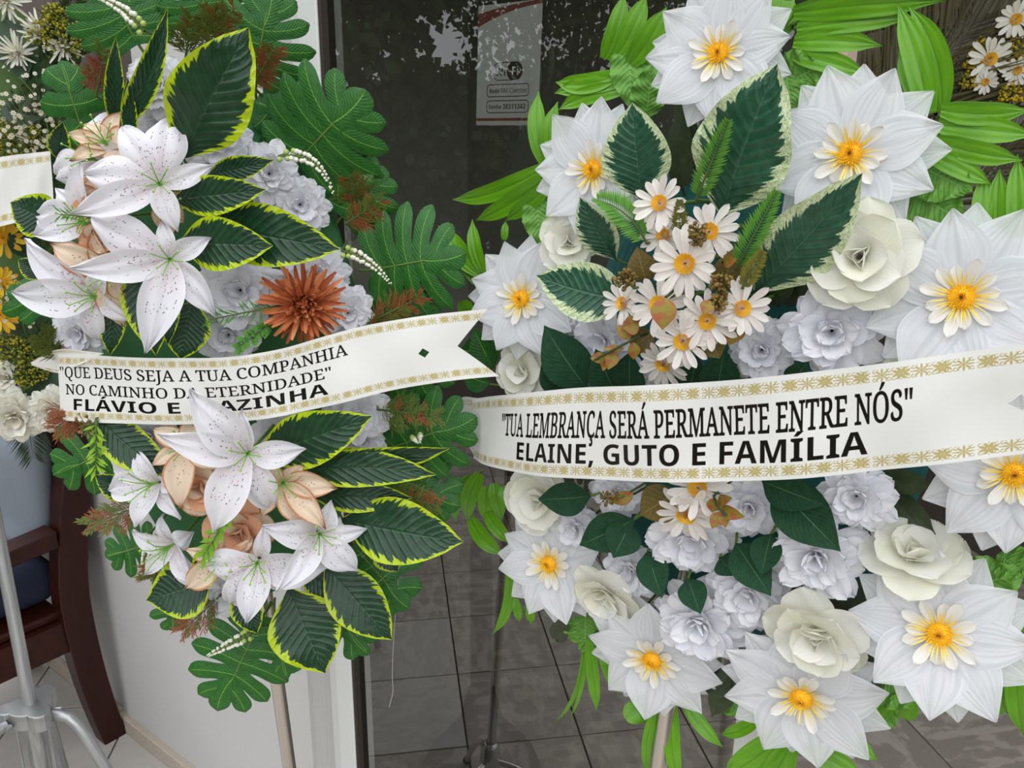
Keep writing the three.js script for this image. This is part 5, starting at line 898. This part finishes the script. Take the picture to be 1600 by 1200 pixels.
// ---------- fresh-flower wreath beyond ----------
const gF = 'fresh white chrysanthemums beside the lily wreath';
[[62, 50, 70, 0.06, 0, 0.2, 'fresh white chrysanthemum highest beside the yellow goldenrod'], [98, 72, 62, 0.06, 0.2, 0, 'fresh white chrysanthemum leaning on the rounded leaf'], [26, 84, 66, 0.06, 0, -0.2, 'fresh white chrysanthemum drooping over the small white blossoms'], [8, 0, 70, 0.05, 0, 0, 'fresh white chrysanthemum near the shutter, beside the highest one'], [22, 655, 100, 0.08, 0, -0.3, 'full fresh white chrysanthemum above the pale cushion'], [82, 645, 80, 0.08, 0.2, -0.3, 'fresh white chrysanthemum touching the printed ribbon'], [8, 590, 60, 0.06, 0, 0, 'fresh white chrysanthemum above the full one']].forEach(([x, y, d, h, tx, ty, l]) => (y < 200 ? mum(FF, x, y, d, h, tx, ty, 'white_chrysanthemum', l, gF, M.realWhite, [13, 12, 10, 8]) : puff(FF, x, y, d, h, tx, ty, 'white_chrysanthemum', l, gF, M.realWhite, [14, 13, 11, 8])));
[[4, 372, 62, 'yellow daisy below the plain ribbon end'], [2, 440, 50, 'yellow daisy beside the turned lily'], [0, 492, 60, 'yellow daisy lowest beside the goldenrod']].forEach(([x, y, d, l]) => daisy(FF, x, y, d, 0.07, 0.1, 0, l, 'fresh yellow daisies', M.yellowPetal, 'yellow_daisy', 16));
[[60, 70, 100, 10], [110, 60, 150, 40], [20, 250, 10, 190], [60, 590, 20, 530], [30, 560, 0, 520], [70, 240, 40, 200], [90, 80, 80, 5], [60, 570, 30, 600], [30, 230, 70, 205]].forEach(([bx, by, tx, ty]) => sprig(FF, [bx, by, 0.05], [tx, ty, 0.07], 'goldenrod', 'goldenrod_spray', 'spray of yellow-green goldenrod beside the fresh white flowers', 'goldenrod sprays', { w: 55, n: 200, part: 'blossoms', category: 'spray', c0: L3(150, 142, 22), c1: L3(92, 104, 24) }));
[[70, 130, 120, 60], [20, 200, 60, 130], [100, 160, 130, 120], [60, 330, 90, 260], [40, 420, 90, 380], [30, 560, 80, 500], [100, 40, 120, -10], [90, 610, 50, 560]].forEach(([bx, by, tx, ty]) => sprig(FF, [bx, by, 0.03], [tx, ty, 0.05], 'fern', 'fern_spray', 'dark green fern spray filling the fresh-flower wreath', 'dark fern sprays', { w: 60, n: 22, bw: 0.004, c0: L3(32, 52, 16), c1: L3(58, 82, 26) }));
[[60, 260, 20, 130], [90, 250, 60, 150], [100, 200, 30, 120], [70, 260, 60, 190], [20, 230, 30, 170], [10, 480, 30, 430], [40, 520, 20, 450], [80, 200, 95, 160]].forEach(([bx, by, tx, ty]) => sprig(FF, [bx, by, 0.06], [tx, ty, 0.08], 'baby', 'gypsophila_spray', 'spray of tiny white blossoms in the fresh-flower wreath', 'tiny white blossom sprays', { w: 80, n: 24, part: 'blossoms', category: 'spray' }));
[[120, 60, 60, 100, 60], [40, 240, 110, 170, 46], [60, 400, 20, 340, 60], [80, 470, 30, 500, 70], [60, 440, 70, 520, 60], [100, 560, 40, 640, 60], [60, 560, 20, 650, 50], [110, 230, 60, 290, 60], [10, 30, 40, 130, 60], [130, 20, 90, 90, 70], [20, 500, 60, 590, 60], [60, 620, 10, 680, 40], [40, 130, 100, 110, 60], [20, 150, 70, 220, 60], [0, 300, 60, 340, 60], [80, 560, 110, 500, 60]].forEach(([bx, by, tx, ty, w]) => leafThing(FF, [bx, by, 0.03], [tx, ty, 0.05], w, M.darkLeaf, 'foliage_leaf', 'dark foliage leaf filling the fresh-flower wreath', 'dark leaves of the fresh-flower wreath', { prof: PR.oval, roll: rr(-0.4, 0.4), stemMat: M.darkStem }));
sprig(FF, [40, 640, 0.03], [52, 715, 0.04], 'palm', 'palm_frond', 'dark drooping palm frond tip below the fresh white chrysanthemums', null, { w: 50, n: 26, bw: 0.003, c0: L3(30, 46, 24), c1: L3(44, 62, 34) });

// ---------- wreath inside the room ----------
[[1380, 150, 1720, -40, 300], [1340, 240, 1520, 30, 200], [1420, 330, 1700, 120, 260], [1500, 300, 1700, 260, 200], [1330, 60, 1430, -60, 120]].forEach(([bx, by, tx, ty, w]) => sprig(FI, [bx, by, 0.0], [tx, ty, 0.02], 'palm', 'palm_frond', 'brownish palm frond of the wreath inside the room', 'palm fronds inside the room', { w, n: 70, bw: 0.005, sr: 0.005, stemC: L3(88, 74, 30), c0: L3(62, 56, 20), c1: L3(92, 84, 36) }));
[[1548, 92, 70, 0.3, 'white daisy inside the room, beside the goldenrod'], [1588, 30, 60, 0.1, 'white daisy inside the room, on the palm frond'], [1590, 110, 46, 0, 'small white daisy inside the room'], [1540, 128, 40, -0.3, 'white bud inside the room, below the daisies']].forEach(([x, y, d, tx, l]) => daisy(FI, x, y, d, 0.08, tx, 0, l, 'white daisies inside the room', M.realWhite, 'indoor_daisy', 14));
[[1545, 70, 1510, 110], [1590, 60, 1580, 110], [1590, 140, 1560, 150], [1530, 120, 1500, 130]].forEach(([bx, by, tx, ty]) => sprig(FI, [bx, by, 0.06], [tx, ty, 0.07], 'goldenrod', 'goldenrod_spray', 'goldenrod spray of the wreath inside the room', 'goldenrod sprays inside the room', { w: 40, n: 120, part: 'blossoms', category: 'spray' }));
stand('wreath_stand', 'dark stand of the wreath inside the room', at(FI, 1880, 600, -0.03).p.setY(0), at(FI, 1800, 150, -0.03).p, blackMetal, 0.012, [[0.3, 0.2], [2.4, 0.2], [4.5, 0.2]], 0.2);
{ const c = armchair.clone(); c.name = numbered('armchair'); c.userData = { label: 'dark wooden armchair standing inside the room behind the palm leaves', category: 'chair' }; const f = floorAt(1625, 985); c.position.set(f.x + 0.27, 0, f.z - 0.1); c.rotation.y = 0; scene.add(c); }

renderer.render(scene, camera);
